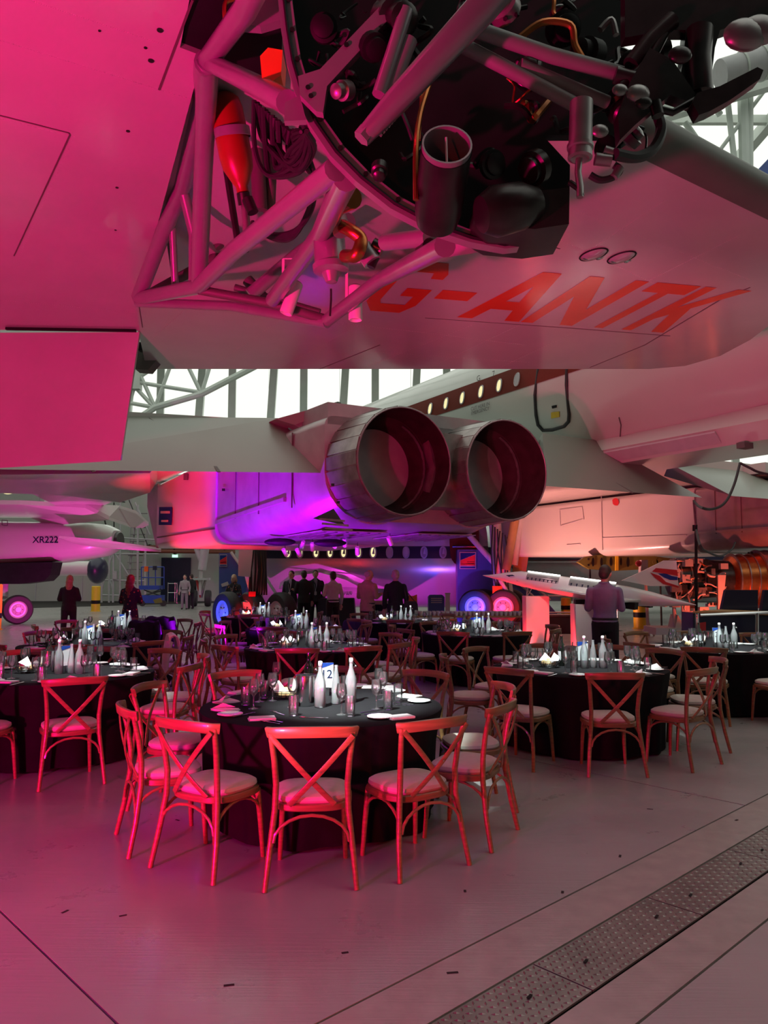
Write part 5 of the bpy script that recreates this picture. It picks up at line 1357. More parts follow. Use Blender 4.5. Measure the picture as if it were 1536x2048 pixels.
person(262, 17.0, -0.1, 1.71, 'woman with long auburn hair in a dark floral dress, seen from behind', FLO, FLO, SHO, HRD, 'front', True, True, jacket=False, skirt=True, hem=0.90)
person(468, 23.9, PI-0.2, 1.72, 'person in a dark patterned top in front of the tall blue panel', FLO, DRK, SHO, HBL, 'front', True, False, lanyard=True, vx=0.018)
person(583, 24.0, PI-0.25, 1.84, 'man in a dark suit facing the camera, left in the group of men', NVY, DRK, SHO, HBR, ('hold','down'), shirt=LBL, lanyard=True, vx=0.016)
person(608, 23.2, 0.3, 1.84, 'man in a black jacket with his back to the camera in the group', BLK, DRK, SHO, HBR, ('front','down'), vx=0.016)
person(631, 24.3, PI+0.1, 1.86, 'man in an open dark suit and blue shirt with a lanyard', NVY, DRK, SHO, HBR, 'down', shirt=LBL, lanyard=True, vx=0.016)
person(666, 21.0, 0.45, 1.80, 'man in a white shirt and dark trousers turned to the bar table', WHT, DRK, SHO, HBR, ('front','down'), jacket=False, hem=0.92, vx=0.014)
person(735, 18.0, -0.55, 1.84, 'grey-haired man in a tan blazer reading at the display stand', TAN, BRN, SHO, HGR, 'hold', bald=True, headturn=-0.3, headdown=0.25)
person(791, 18.0, 0.15, 1.82, 'person in a dark blazer with a black shoulder bag, seen from behind', BLK, DRK, SHO, HGR, 'down', stance=0.3)
person(1208, 11.5, -0.25, 1.86, 'man in a lilac-grey shirt looking down beside the model jet', cloth('lilac_shirt', (0.22,0.19,0.32)), DRK, SHO, HBR, 'hold', jacket=False, hem=0.94, headturn=-0.35, headdown=0.35, vx=0.011, stance=0.25)
person(370, 38.0, PI, 1.72, 'distant person in a white top beyond the barrier', cloth('grey_top',(0.3,0.3,0.3)), cloth('pale_trousers',(0.2,0.2,0.2)), SHO, HBR, 'down', jacket=False, vx=0.022)
person(383, 38.5, 0.9, 1.75, 'distant person in black beyond the barrier', BLK, DRK, SHO, HBR, 'front', vx=0.022)
bp_ = thing('shoulder_bag', 'black shoulder bag hanging at the side of the dark blazer', 'bag', (0.62, 17.8, 0.78))
b = MB(); b.loft([[Vector((x*w_, y_*0.06, z)) for x, y_ in ((-1,-1),(1,-1),(1,1),(-1,1))] for z, w_ in ((0,0.14),(0.02,0.17),(0.24,0.15),(0.30,0.12))]); part('bag_body', b, M['rubber'], bp_)
b = MB(); b.tube([(-0.10,0,0.28),(-0.14,0.0,0.5),(-0.16,0.02,0.66),(-0.08,0.03,0.5),(0.10,0,0.28)], 0.012, 8); part('bag_strap', b, M['rubber'], bp_)
# ------------------------------------------------------------------ aircraft and displays in the background
def rrect(x, cy, cz, hy, hz, e=0.5, n=28):
    o = []
    for j in range(n):
        a = 2*PI*j/n; c, s = math.cos(a), math.sin(a)
        o.append(Vector((x, cy + hy*math.copysign(abs(c)**e, c), cz + hz*math.copysign(abs(s)**e, s))))
    return o
# --- strike jet on the left
ty = 28.0
sj = thing('strike_jet', 'white twin-engined strike jet lit magenta at the far left', 'airplane', (-14, ty, 0), world=True)
b = MB(); secs = []
for px, tp, bt_, hw in ((-260,1035,1150,1.3),(-60,1040,1138,1.2),(40,1041,1130,1.15),(110,1043,1124,1.1),(160,1043,1117,1.0),(195,1046,1110,0.85),(212,1054,1100,0.65),(216,1058,1095,0.6)):
    A_, B_ = PY(px, tp, ty-1), PY(px, bt_, ty-1); secs.append(rrect(A_.x, ty, (A_.z+B_.z)/2, hw, (A_.z-B_.z)/2, 0.62))
b.loft(secs); sjf = part('fuselage', b, M['white'], sj)
A_ = PY(212, 1080, ty-0.5); b = MB(); b.loft([rrect(A_.x-0.1, ty, A_.z, 0.5, 0.36, 1.0), rrect(A_.x+0.35, ty, A_.z, 0.42, 0.30, 1.0)]); part('jet_pipe', b, M['darkmetal'], sj)
def slab_px(name, pts, thick, m, root, smooth=False):
    P_ = [PY(*p) for p in pts]; b = MB(); b.prism(P_, thick); return part(name, b, M[m], root, smooth)
slab_px('wing', [(-200,1008,25.5),(40,1009,25.5),(170,1016,25.7),(218,1040,26.2),(100,1052,27.5),(60,1036,27.6),(-200,1034,27.6)], (0,0,0.14), 'white', sj)
slab_px('wing_tip', [(170,1013,25.7),(240,1017,26.6),(272,1027,27.4),(297,1050,28.2),(285,1056,28),(262,1055,27.4),(218,1040,26.2)], (0,0,0.10), 'white', sj)
slab_px('tailplane', [(118,1076,25.6),(200,1083,25.2),(322,1100,26),(322,1104,26),(210,1096,26.8),(160,1090,27)], (0,0,0.07), 'white', sj)
slab_px('belly_dark', [(-60,1128,26.7),(106,1124,26.7),(100,1150,26.7),(88,1162,26.7),(40,1168,26.7),(-60,1168,26.7)], (0,0.8,0), 'black', sj)  # black block stands for the darkness under belly and gear bay
p = PY(91, 1080, ty-1.13); put_text('XR222', p, (1,0,0), (0,0,1), 0.32, M['print'], sj, bold=0.004)
mkb = MB()
for a, c in (((4,1040),(15,1041)),((4,1050),(15,1051)),((4,1040),(4,1050)),((15,1041),(15,1051))): mkb.bar(PY(a[0],a[1],ty-1.17), PY(c[0],c[1],ty-1.17), 0.01, 0.02)
part('stencil_box', mkb, M['seam'], sj, smooth=False)
for px, y_ in ((50,26.6),(-8,26.9)):
    c = PZ(px-6, 1247); c = Vector((c.x, y_, 0.50)); c.x = (px-10-768)/FPX*y_; wheel(c, Vector((0.55,-0.83,0)), 0.50, 0.40, 'hub', sj)
b = MB(); b.tube([PY(8,1195,26.9), PY(10,1150,27.2)], 0.13, 12); part('gear_leg', b, M['hub'], sj); b = MB(); b.bar(PY(-12,1222,26.8), PY(40,1222,26.7), 0.2, 0.2); part('bogie_beam', b, M['hub'], sj)
# --- white fin with flash behind it
rf = thing('tail_fin', 'white tail fin with red and blue flash behind the strike jet', 'tail fin', PY(140,1010,36), world=True)
slab_px('fin', [(84,1008,36),(103,982,36),(120,960,36),(200,960,36),(195,1020,36),(84,1020,36)], (0,0.2,0), 'modelwhite', rf)
slab_px('flash_red', [(153,991,35.98),(159,991,35.98),(158,1012,35.98),(153,1012,35.98)], (0,0.01,0), 'bared', rf); slab_px('flash_blue', [(163,992,35.98),(169,992,35.98),(168,1012,35.98),(163,1012,35.98)], (0,0.01,0), 'blue', rf)
# --- white fuselage section and dark nose under the strike jet
fp = thing('fuselage_section', 'white fuselage strip with a dark nose beyond the strike jet', 'airplane', PY(150,1140,33), world=True)
b = MB(); A_, B_ = PY(95,1137,33), PY(176,1137,33); b.loft([rrect(A_.x, 33.5, A_.z, 0.6, 0.32, 0.8), rrect(B_.x, 33.5, A_.z, 0.6, 0.32, 0.8)]); part('fuselage', b, M['white'], fp)
b = MB(); b.sphere(PY(195,1140,33.4), (0.42,0.6,0.6), 18, 12); part('nose', b, M['navy'], fp)
# --- scaffold steps
st = thing('access_steps', 'tall metal access steps behind the red-haired woman', 'stairs', PZ(245,1205), world=True); sy = PZ(245,1205).y
def rod(name, a, c, r, m, root, y=None, n=8):
    b = MB(); b.tube([PY(a[0],a[1],a[2] if len(a) > 2 else y), PY(c[0],c[1],c[2] if len(c) > 2 else y)], r, n); return part(name, b, M[m], root)
for x, t0 in ((203,1095),(218,1098),(226,1095),(290,1085),(275,1010),(240,1000)): rod('post', (x,1205), (x+1,t0), 0.07, 'lightgrey', st, sy)
for a, c in (((203,1105),(226,1180)),((226,1105),(203,1180)),((226,1100),(275,1180)),((205,1108),(318,1108)),((205,1100),(318,1100)),((203,1190),(290,1192)),((203,1160),(290,1162)),((226,1075),(318,1080)),((232,1010),(275,1060)),((270,1005),(300,1070))): rod('brace', a, c, 0.05, 'lightgrey', st, sy)
for k in range(13):
    p = PY(262+1.5*k, 1195-14*k, sy+0.4-0.02*k); b = MB(); b.box(p, (0.85,0.25,0.05)); part('tread', b, M['grey'], st, smooth=False)
for k in range(2): rod('stringer', (252+26*k,1205), (275+26*k,1010), 0.05, 'lightgrey', st, sy+0.3)
rod('handrail', (258,1000),(296,1092),0.03,'darkmetal',st,sy); rod('handrail', (240,998),(240,1060),0.04,'darkmetal',st,sy); rod('handrail',(200,1000),(214,1060),0.05,'darkmetal',st,sy); rod('handrail',(228,1005),(228,1058),0.04,'darkmetal',st,sy); rod('handrail',(200,1000),(250,1004),0.04,'darkmetal',st,sy)
b = MB(); b.box(PY(230,1150,sy-0.1), (0.25,0.1,0.5)); part('sign_plate', b, M['lightgrey'], st)
# --- blue scissor lift
sl = thing('scissor_lift', 'blue scissor lift platform left of the barrier posts', 'lift', PZ(305,1212), world=True); ly_ = PZ(305,1212).y
b = MB(); b.box(PY(305,1198,ly_), (1.15,0.7,0.42)); part('chassis', b, M['blueplastic'], sl)
b = MB(); b.box(PY(302,1175,ly_), (1.1,0.7,0.22)); part('platform', b, M['blueplastic'], sl)
for k in range(2): rod('scissor_arm', (285+5*k,1192), (322,1182-4*k), 0.03, 'darkmetal', sl, ly_-0.2); rod('scissor_arm', (322,1192), (288,1180), 0.03, 'darkmetal', sl, ly_-0.2)
for x in (283,297,311,328): rod('rail_post', (x,1178), (x,1134), 0.03, 'blueplastic', sl, ly_)
for yy in (1134,1155): rod('guard_rail', (283,yy), (328,yy), 0.03, 'blueplastic', sl, ly_)
b = MB(); b.box(PY(293,1138,ly_-0.05), (0.2,0.15,0.28)); part('control_box', b, M['orange'], sl); b = MB(); b.box(PY(310,1136,ly_-0.05), (0.2,0.15,0.22)); part('control_box', b, M['navy'], sl)
for x in (284,326):
    c = PY(x,1208,ly_-0.36); c.z = 0.16; b = MB(); b.cyl(c, c+Vector((0,0.12,0)), 0.16, None, 16); part('wheel', b, M['tyre'], sl)
b = MB(); b.prism([PY(306,1200,ly_-0.36), PY(322,1195,ly_-0.36), PY(325,1205,ly_-0.36), PY(310,1207,ly_-0.36)], (0,-0.004,0)); part('decal', b, M['ochre'], sl)
# --- back wall fittings
cb = thing('steel_column', 'grey steel column with a yellow painted base by the back wall', 'column', PZ(357,1190), world=True); cy_ = PZ(357,1192).y
b = MB(); p = PZ(357,1192); b.cyl(p, p+Vector((0,0,2.2)), 0.30, None, 20); part('yellow_base', b, M['yellow'], cb); b = MB(); b.cyl(p+Vector((0,0,2.2)), p+Vector((0,0,12)), 0.29, None, 20); part('shaft', b, M['grey'], cb)
dr_ = MB(); dr_.box((PY(352,1150,49.9).x, 49.9, 1.4), (1.9,0.1,2.8)); d1 = struct('door_1', dr_, M['navy']); d1['label'] = 'dark door in the back wall'
b = MB(); b.box((PY(352,1150,49.9).x+0.7, 49.82, 1.3), (0.12,0.06,0.3)); part('door_handle', b, M['steel'], d1)
es = thing('exit_sign', 'small green emergency sign on the back wall', 'sign', PY(350,1112,49.7), world=True); b = MB(); b.box(PY(350,1112,49.7), (0.35,0.08,0.18)); part('sign_face', b, emis('exit_green', (0.5,1.0,0.7), 1.5), es)
for k, py in enumerate((1096,1104)):
    pp = thing('wall_pipe', ('upper' if k == 0 else 'lower') + ' rust-red pipe running along the back wall', 'pipe', PY(380,py,49), world=True)
    b = MB(); b.tube([PY(280,py-2,48.8), PY(470,py,48.8)], 0.13, 10); part('pipe_run', b, M['brownpipe'], pp)
    for x in (300,350,400,450):
        b = MB(); b.box(PY(x,py-1,48.9), (0.1,0.35,0.4)); part('pipe_clip', b, M['darkmetal'], pp)
bl = thing('wall_lamp', 'small warm lamp on the pale wall at far left', 'lamp', PY(16,984,40), world=True); b = MB(); b.sphere(PY(16,984,40), (0.28,0.12,0.12), 14, 8); part('lamp_glow', b, M['warmpane'], bl); b = MB(); b.box(PY(16,980,40.2), (0.7,0.1,0.1)); part('lamp_bracket', b, M['lightgrey'], bl)
ybs = [(1465-0,1195,1225,28),(0,1170,1215,26),(1275,1195,1245,24),(1227,1190,1240,26)]
for i, (px, t0, b0, d) in enumerate(((-5,1168,1215,24.0),(1276,1195,1246,24.5),(1130,1195,1235,30.0),(195,1172,1195,36.0))):
    o = thing('yellow_bollard', ('yellow bollard post at the left frame edge','yellow bollard under the model jet tail','yellow bollard between the white plinths','yellow post below the far dark nose')[i], 'bollard', PZ(px, b0) if False else Vector(((px-768)/FPX*d, d, 0)), 0)
    h_ = PY(px, t0, d).z; b = MB(); b.ring([(0,0),(0.24,0),(0.24,0.02),(0.20,0.03),(0.20,max(0.3,h_)-0.03),(0.17,max(0.3,h_)),(0,max(0.3,h_))], None, 16); part('post', b, M['yellow'], o); b = MB(); b.ring([(0.205,0.35),(0.206,0.36),(0.206,0.5),(0.205,0.51)], None, 16); part('band', b, M['black'], o)
# --- crowd barrier posts
def barrier(pxs, py_t, py_b, label, rails=True, m='chrome'):
    y = PZ(pxs[0], py_b).y; o = thing('barrier', label, 'barrier', PZ(pxs[0], py_b), world=True)
    for x in pxs:
        p = Vector(((x-768)/FPX*y, y, 0)); b = MB(); b.tube([p, Vector((p.x, y, PY(x, py_t, y).z))], 0.028, 10); part('post', b, M[m], o); b = MB(); b.cyl(p, p+Vector((0,0,0.02)), 0.13, None, 16); part('foot', b, M[m], o)
    if rails:
        for f in (0.05, 0.5):
            z = PY(pxs[0], py_t, y).z*(1-f); b = MB(); b.tube([Vector(((pxs[0]-768)/FPX*y, y, z)), Vector(((pxs[-1]-768)/FPX*y, y, z))], 0.02, 8); part('rail', b, M[m], o)
    return o
barrier((338,352,356), 1165, 1206, 'short chrome barrier right of the scissor lift')
barrier((1093,1145,1232), 1188, 1262, 'chrome barrier behind the white plinths')
barrier((548,557), 1172, 1200, 'short chrome rail left of the group of men')
# --- silver airliner
ay = 30.4
sa = thing('silver_airliner', 'silver airliner with dark window band and oval cabin windows behind the guests', 'airplane', (0, ay, 0), world=True)
zw = PY(700,1105,ay-1.7).z; AC = zw - 0.35; AR = 1.75
def acyl(x): return [Vector((x, ay + AR*math.cos(2*PI*j/40), AC + AR*math.sin(2*PI*j/40))) for j in range(40)]
x0, x1 = PY(506,1105,ay).x, PY(965,1105,ay).x
b = MB(); b.loft([acyl(x0), acyl(x0+3), acyl(x1)]); fz = part('fuselage', b, M['silver'], sa)
def aband(z0, z1, xa, xb, m, name, lift=0.01):
    b = MB(); rr = []
    for x in (xa, xb):
        r_ = []
        for k in range(7):
            z = z0+(z1-z0)*k/6; th = math.asin(max(-1,min(1,(z-AC)/AR))); r_.append(Vector((x, ay-(AR+lift)*math.cos(th), AC+(AR+lift)*math.sin(th))))
        rr.append(r_)
    b.loft(rr, False, False); return part(name, b, M[m], fz)
zb0, zb1 = PY(700,1117,ay-1.7).z, PY(700,1093,ay-1.7).z
aband(zb0, zb1, x0, x1, 'navy', 'window_band'); aband(zb1+0.02, zb1+0.10, x0, x1, 'white', 'trim_line')
aband(zb1+0.10, zb1+1.3, x0, x1, 'white', 'roof_paint')
for i, px in enumerate((576,600,632,660,687,717,746,779,812,848,886)):
    p = PY(px,1105,ay-1.75); th = math.asin((zw-AC)/AR); b = MB(); rr = []
    for k in range(18):
        a = 2*PI*k/18; zz = zw + 0.20*math.copysign(abs(math.sin(a))**0.8, math.sin(a)); t2 = math.asin((zz-AC)/AR)
        rr.append(Vector((p.x + 0.11*math.cos(a), ay-(AR+0.03)*math.cos(t2), AC+(AR+0.03)*math.sin(t2))))
    b.prism(rr, (0,-0.01,0)); w_ = part('cabin_window', b, M['warmpane'] if i < 7 else (M['lightgrey'] if i < 9 else M['warmpane_dim']), fz)
    b = MB(); b.tube(rr, 0.03, 6, closed=True); part('window_surround', b, M['lightgrey'], w_)
    b = MB(); b.prism([Vector((p.x+dx, ay-AR*0.985-0.03, zw+dz)) for dx, dz in ((-0.06,-0.15),(0.07,-0.15),(0.05,0.16),(0.02,0.16))], (0,-0.005,0)); part('blind', b, M['lightgrey'], w_, smooth=False)
b = MB(); b.loft([[PY(x_, y_ + d_*0.35, 28.3 - 0.15*d_) for d_ in (0,4,8,12,18,26)] for x_, y_ in ((560,1165),(590,1142),(640,1136),(690,1150),(740,1175),(800,1195))], False, False); wr = part('wing_root_fillet', b, M['silver'], sa)
b = MB(); b.prism([PY(780,1178,27.6), PY(560,1168,27.0), PY(560,1172,26.8), PY(780,1184,27.4)], (0,-0.2,-0.1)); part('wing_edge', b, M['silver'], sa)
for k, px in enumerate((700,748,905)):
    b = MB(); p = PY(px,1090,ay-1.6); b.cyl(p, p+Vector((0,0,0.18)), 0.02, None, 6); part('aerial', b, M['darkmetal'], sa)
b = MB(); p = PY(896,1070,27.8); b.box(p, (0.12,0.02,0.28)); part('red_tag', b, M['bared'], sa)
for px, w_, h_ in ((930,0.62,1.7),):
    p = PY(px,1085,28.5); b = MB(); b.loft([[Vector((p.x+0.55*math.cos(a)*1.0, ay-AR-0.02, p.z+0.9*math.copysign(abs(math.sin(a))**0.5,math.sin(a)))) for a in [2*PI*k/24 for k in range(24)]],[Vector((p.x+0.55*math.cos(a), ay-AR+0.5, p.z+0.9*math.copysign(abs(math.sin(a))**0.5,math.sin(a)))) for a in [2*PI*k/24 for k in range(24)]]]); part('cabin_door', b, M['brown'], sa)
# --- second airliner with round windows
ra = thing('round_window_airliner', 'airliner with a navy stripe and round cabin windows behind the model jet', 'airplane', (9, 35, 0), world=True)
z2 = PY(1100,1107,33.2).z; rx0, rx1 = PY(960,1107,35).x, PY(1460,1107,35).x
b = MB(); b.loft([[Vector((x, 35 + 1.7*math.cos(2*PI*j/36), z2-0.4 + 1.7*math.sin(2*PI*j/36))) for j in range(36)] for x in (rx0, rx1)]); rfz = part('fuselage', b, M['lightgrey'], ra)
b = MB(); b.box(((rx0+rx1)/2, 33.25, z2), (rx1-rx0, 0.12, 0.55)); part('stripe', b, M['navy'], rfz, smooth=False)
b = MB(); b.box(((rx0+rx1)/2, 33.27, z2-0.36), (rx1-rx0, 0.12, 0.06)); part('trim_line', b, M['lightgrey'], rfz, smooth=False)
for px, on in ((1089,1),(1137,1),(1012,0)):
    p = PY(px,1107,33.17); b = MB(); b.cyl(p, p+Vector((0,0.03,0)), 0.16, None, 24); w_ = part('round_window', b, M['warmpane'] if on else M['warmpane_dim'], rfz); b = MB(); b.tube([p+Vector((0.165*math.cos(a),0,0.165*math.sin(a))) for a in [2*PI*k/24 for k in range(24)]], 0.02, 6, closed=True); part('window_rim', b, M['lightgrey'], w_)
slab_px('wing', [(1130,1098,30),(1400,1085,27),(1400,1108,27),(1300,1104,28)], (0,0.3,0.05), 'lightgrey', ra)
# --- stair panels with signs
def sign(px0, py0, px1, py1, y, root):
    b = MB(); P_ = [PY(px0,py1,y), PY(px1,py1,y), PY(px1,py0,y), PY(px0,py0,y)]; b.prism(P_, (0,0.02,0)); s_ = part('sign_board', b, M['card'], root, smooth=False)
    def L(fx, fy): return PY(px0+(px1-px0)*fx, py0+(py1-py0)*fy, y-0.004)
    for nm, pts, m_ in (('sign_blue_field', ((0.05,0.05),(0.95,0.05),(0.95,0.14),(0.05,0.48)), 'cardblue'), ('sign_red_field', ((0.05,0.50),(0.95,0.16),(0.95,0.80),(0.05,0.80)), 'bared'), ('sign_blue_strip', ((0.05,0.86),(0.95,0.86),(0.95,0.95),(0.05,0.95)), 'cardblue'), ('sign_plane', ((0.25,0.42),(0.42,0.30),(0.46,0.18),(0.50,0.28),(0.62,0.24),(0.52,0.34)), 'card'), ('sign_print', ((0.45,0.56),(0.9,0.56),(0.9,0.60),(0.45,0.60)), 'card'), ('sign_print', ((0.1,0.66),(0.9,0.66),(0.9,0.71),(0.1,0.71)), 'card')):
        b = MB(); b.prism([L(*q) for q in pts], (0,-0.003,0)); part(nm, b, M[m_], s_, smooth=False)
sp1 = thing('boarding_stairs', 'tall blue boarding stair panel with a small framed sign, centre left', 'stairs', PZ(465,1236), world=True)
slab_px('side_panel', [(438,1236,25.2),(490,1236,25.2),(494,1150,25.2),(473,1128,25.2),(462,1106,25.2),(438,1106,25.2)], (0,0.6,0), 'blue', sp1)
sign(439,1109,454,1133,25.15,sp1); rod('handrail', (462,1104),(494,1150),0.05,'steelwhite',sp1,25.1); rod('handrail', (525,1145),(560,1200),0.05,'steelwhite',sp1,25.4)
slab_px('skirt_print', [(442,1168,25.15),(455,1163,25.15),(458,1170,25.15),(444,1174,25.15)], (0,0.02,0), 'lightgrey', sp1)
sp2 = thing('boarding_stairs', 'violet-lit blue boarding stairs with a framed sign beside the red wheel', 'stairs', PZ(930,1240), world=True)
slab_px('side_panel', [(915,1245,27.9),(1090,1245,27.9),(1060,1200,27.9),(983,1114,27.9),(962,1099,27.9),(915,1099,27.9)], (0,0.55,0), 'blue', sp2)
sign(919,1104,952,1138,27.85,sp2); rod('handrail',(905,1093),(955,1093),0.04,'darkmetal',sp2,27.8); rod('handrail',(955,1093),(1075,1200),0.04,'lightgrey',sp2,27.8); rod('handrail',(1000,1112),(1100,1200),0.05,'lightgrey',sp2,28.6); slab_px('side_panel', [(1050,1245,29),(1130,1245,29),(1060,1165,29),(1030,1150,29)], (0,0.3,0), 'blue', sp2)
# --- reception tables, lecterns and cups
bt2 = thing('bar_table', 'bar table under a black cloth beside the man in the white shirt', 'table', (-1.42, 23.4, 0)); b = MB(); b.loft([[Vector((x*0.60,y_*0.45,z)) for x, y_ in ((-1,-1),(1,-1),(1,1),(-1,1))] for z in (0.02,)] + [[Vector((x*0.52,y_*0.38,z)) for x, y_ in ((-1,-1),(1,-1),(1,1),(-1,1))] for z in (0.95,0.97)]); part('table_cloth', b, NVY, bt2); b = MB(); b.box((0,0,0.975), (1.0,0.7,0.02)); part('table_top', b, M['black'], bt2)
for i, (dx, dy) in enumerate(((-0.3,0.1),(0.3,0.0),(0.42,0.1),(0.2,0.15),(0.36,-0.1))): put('wine_glass', [('g', WINE)], (-1.42+dx, 23.4+dy, 0.987), 0, 'stemmed glass on the black bar table', 'glass', 'glasses on the bar table')
for i, (px, y_, lab_, mm) in enumerate(((770,18.6,'sloped display stand with an orange side in front of the tan blazer','wooddisp'),)):
    o = thing('display_lectern', lab_, 'display stand', ((px-768)/FPX*y_, y_, 0), 0.3)
    b = MB(); b.prism([(-0.36,-0.2,0),(0.36,-0.2,0),(0.36,-0.2,0.72),(-0.36,-0.2,0.72)], (0,0.42,0)); part('stand_body', b, M['wooddisp'], o, smooth=False)
    b = MB(); b.prism([(0.10,-0.206,0),(0.362,-0.206,0),(0.362,-0.206,0.66),(0.10,-0.206,0.70)], (0,0.004,0)); part('orange_panel', b, M['orange'], o, smooth=False)
    b = MB(); b.prism([(-0.42,-0.3,0.74),(0.42,-0.3,0.74),(0.42,0.3,1.02),(-0.42,0.3,1.02)], (0,0,0.04)); tp_ = part('sloped_top', b, M['card'], o, smooth=False)
    for k in range(2): b = MB(); b.prism([(-0.34+0.36*k,-0.2,0.830),(-0.06+0.36*k,-0.2,0.830),(-0.06+0.36*k,0.1,0.970),(-0.34+0.36*k,0.1,0.970)], (0,0,0.004)); part('printed_panel', b, M['print'], tp_, smooth=False)
of = thing('orange_board', 'small orange board between the dark blazer and the blue box', 'board', PZ(822,1250), world=True); slab_px('board_sheet', [(811,1225,22),(835,1225,22),(834,1189,22),(826,1192,22),(812,1190,22)], (0,0.05,0), 'orange', of); slab_px('board_foot', [(808,1236,22),(838,1236,22),(838,1225,22),(808,1225,22)], (0,0.2,0), 'black', of)
bx2 = thing('blue_display_box', 'low blue-lit display box behind the rows of cups', 'box', PZ(873,1250), world=True); slab_px('box_front', [(857,1235,23),(889,1235,23),(889,1194,23),(885,1190,23),(861,1190,23),(857,1194,23)], (0,0.4,0), 'blue', bx2)
for k in range(3): slab_px('printed_line', [(862,1196+4*k,22.98),(884,1196+4*k,22.98),(884,1198+4*k,22.98),(862,1198+4*k,22.98)], (0,0.01,0), 'lightgrey', bx2)
wp = thing('white_post', 'short pale post right of the blue display box', 'post', PZ(895,1250), world=True); slab_px('post_body', [(891,1240,22.5),(900,1240,22.5),(900,1187,22.5),(891,1187,22.5)], (0,0.12,0), 'plinth', wp); slab_px('post_cap', [(890,1188,22.48),(901,1188,22.48),(901,1186,22.48),(890,1186,22.48)], (0,0.16,0), 'lightgrey', wp)
ct = thing('serving_table', 'long low serving table carrying rows of cups', 'table', (2.0, 18.6, 0)); b = MB(); b.box((0,0,0.70), (2.9,0.6,0.04)); part('table_top', b, M['wooddisp'], ct, smooth=False)
for sx in (-1,1):
    for sy_ in (-1,1): b = MB(); b.box((1.35*sx,0.25*sy_,0.34), (0.05,0.05,0.68)); part('leg', b, M['darkmetal'], ct, smooth=False)
CUP = lathe_mesh('cup', [(0,0),(0.030,0.0),(0.034,0.006),(0.042,0.095),(0.040,0.095),(0.033,0.012),(0,0.010)], M['china'], 12)
for i in range(26):
    for j in range(4): put('cup', [('cup', CUP)], (0.66+0.106*i, 18.38+0.12*j, 0.7205), 0, 'white cup in the rows on the serving table', 'cup', 'cups on the serving table')
# --- plinths and model jet
for i, (px, w_, t0, d) in enumerate(((1069,0.44,1192,15.0),(1166,0.42,1208,14.2))):
    x = (px-768)/FPX*d; h_ = PY(px,t0,d).z; o = thing('white_plinth', ('tall white plinth left of the model jet stand','white plinth with a red-lit edge below the model jet')[i], 'plinth', (x, d, 0))
    b = MB(); b.box((0,0,h_/2+0.04), (w_,0.42,h_-0.08)); part('plinth_body', b, M['plinth'], o, smooth=False); b = MB(); b.box((0,0,0.04), (w_-0.04,0.38,0.08)); part('plinth_base', b, M['black'], o, smooth=False)
    if i: b = MB(); b.box((-0.08,0,h_+0.04), (0.18,0.14,0.08)); part('mount_block', b, M['black'], o)
md_ = thing('model_jet', 'large white cutaway model jet with a red white and blue tail', 'model airplane', (3.0, 14.4, 0.9), world=True)
def mpt(f, z=0): return None
m0, m1 = PY(966,1151,15.4), PY(1392,1210,13.2); mx = (m1-m0); ML = mx.length; mdir = mx.normalized(); mside = Vector((-mdir.y, mdir.x, 0)).normalized(); mup = mside.cross(mdir); mup = mup if mup.z > 0 else -mup
def msec(f, rx, rz, dz=0.0, n=24): return [m0 + mdir*(ML*f) + mup*(dz + rz*math.sin(2*PI*j/n)) + mside*(rx*math.cos(2*PI*j/n)) for j in range(n)]
b = MB(); b.loft([msec(0,0.004,0.004),msec(0.06,0.045,0.045,0.01),msec(0.12,0.085,0.09,0.03),msec(0.20,0.125,0.145,0.04),msec(0.35,0.135,0.175,0.02),msec(0.60,0.135,0.185,-0.01),msec(0.72,0.13,0.17,-0.01),msec(0.82,0.11,0.125,-0.005),msec(0.92,0.06,0.06,-0.005),msec(1.0,0.004,0.006,0.0)]); mf = part('fuselage', b, M['modelwhite'], md_)
for nm, f0, f1 in (('cutaway_cabin',0.24,0.40),('cutaway_cabin',0.45,0.66)):
    b = MB(); rr = []
    for f in (f0, f1): rr.append([m0 + mdir*(ML*f) - mside*(0.135*math.cos(a)) + mup*(0.015+0.183*math.sin(a)) for a in [math.radians(x) for x in (10,25,40,55,70)]])
    b.loft(rr, False, False); cc = part(nm, b, M['grey'], mf)
    for k in range(8):
        f = f0 + (f1-f0)*(k+0.5)/8; b = MB(); b.box(m0 + mdir*(ML*f) - mside*0.115 + mup*0.07, (0.045,0.03,0.05)); part('cabin_seat', b, M['navy'], cc)
    b = MB(); b.tube([m0 + mdir*(ML*f) - mside*0.06 + mup*0.20 for f in (f0,f1)], 0.012, 8); part('cabin_light', b, emis('model_light', (1,0.97,0.9), 6.0), cc)
b = MB(); b.prism([m0+mdir*(ML*0.13)+mup*0.07-mside*0.079, m0+mdir*(ML*0.165)+mup*0.10-mside*0.09, m0+mdir*(ML*0.19)+mup*0.07-mside*0.112, m0+mdir*(ML*0.15)+mup*0.05-mside*0.097], -mside*0.004); part('cockpit_window', b, M['print'], mf)
b = MB(); b.prism([m0+mdir*(ML*f)+mside*s_+mup*(-0.07) for f, s_ in ((0.28,0),(0.45,-0.25),(0.62,-0.55),(0.72,-0.95),(0.76,-0.95),(0.78,0),(0.76,0.95),(0.72,0.95),(0.62,0.55),(0.45,0.25))], mup*0.03); part('delta_wing', b, M['modelwhite'], md_)
for s_ in (-0.5, 0.5): b = MB(); b.box(m0+mdir*(ML*0.72)+mside*s_+mup*(-0.13), (0.55,0.22,0.12), Matrix((mdir,mside,mup)).transposed()); part('engine_box', b, M['black'], md_)
def tailq(pts, m_, nm, off):
    P_ = [PY(px,py,13.75)+Vector((0,off,0)) for px,py in pts]; b = MB(); b.prism(P_, (0,-2*off if off < 0 else 0.02,0)); return part(nm, b, M[m_], md_, smooth=False)
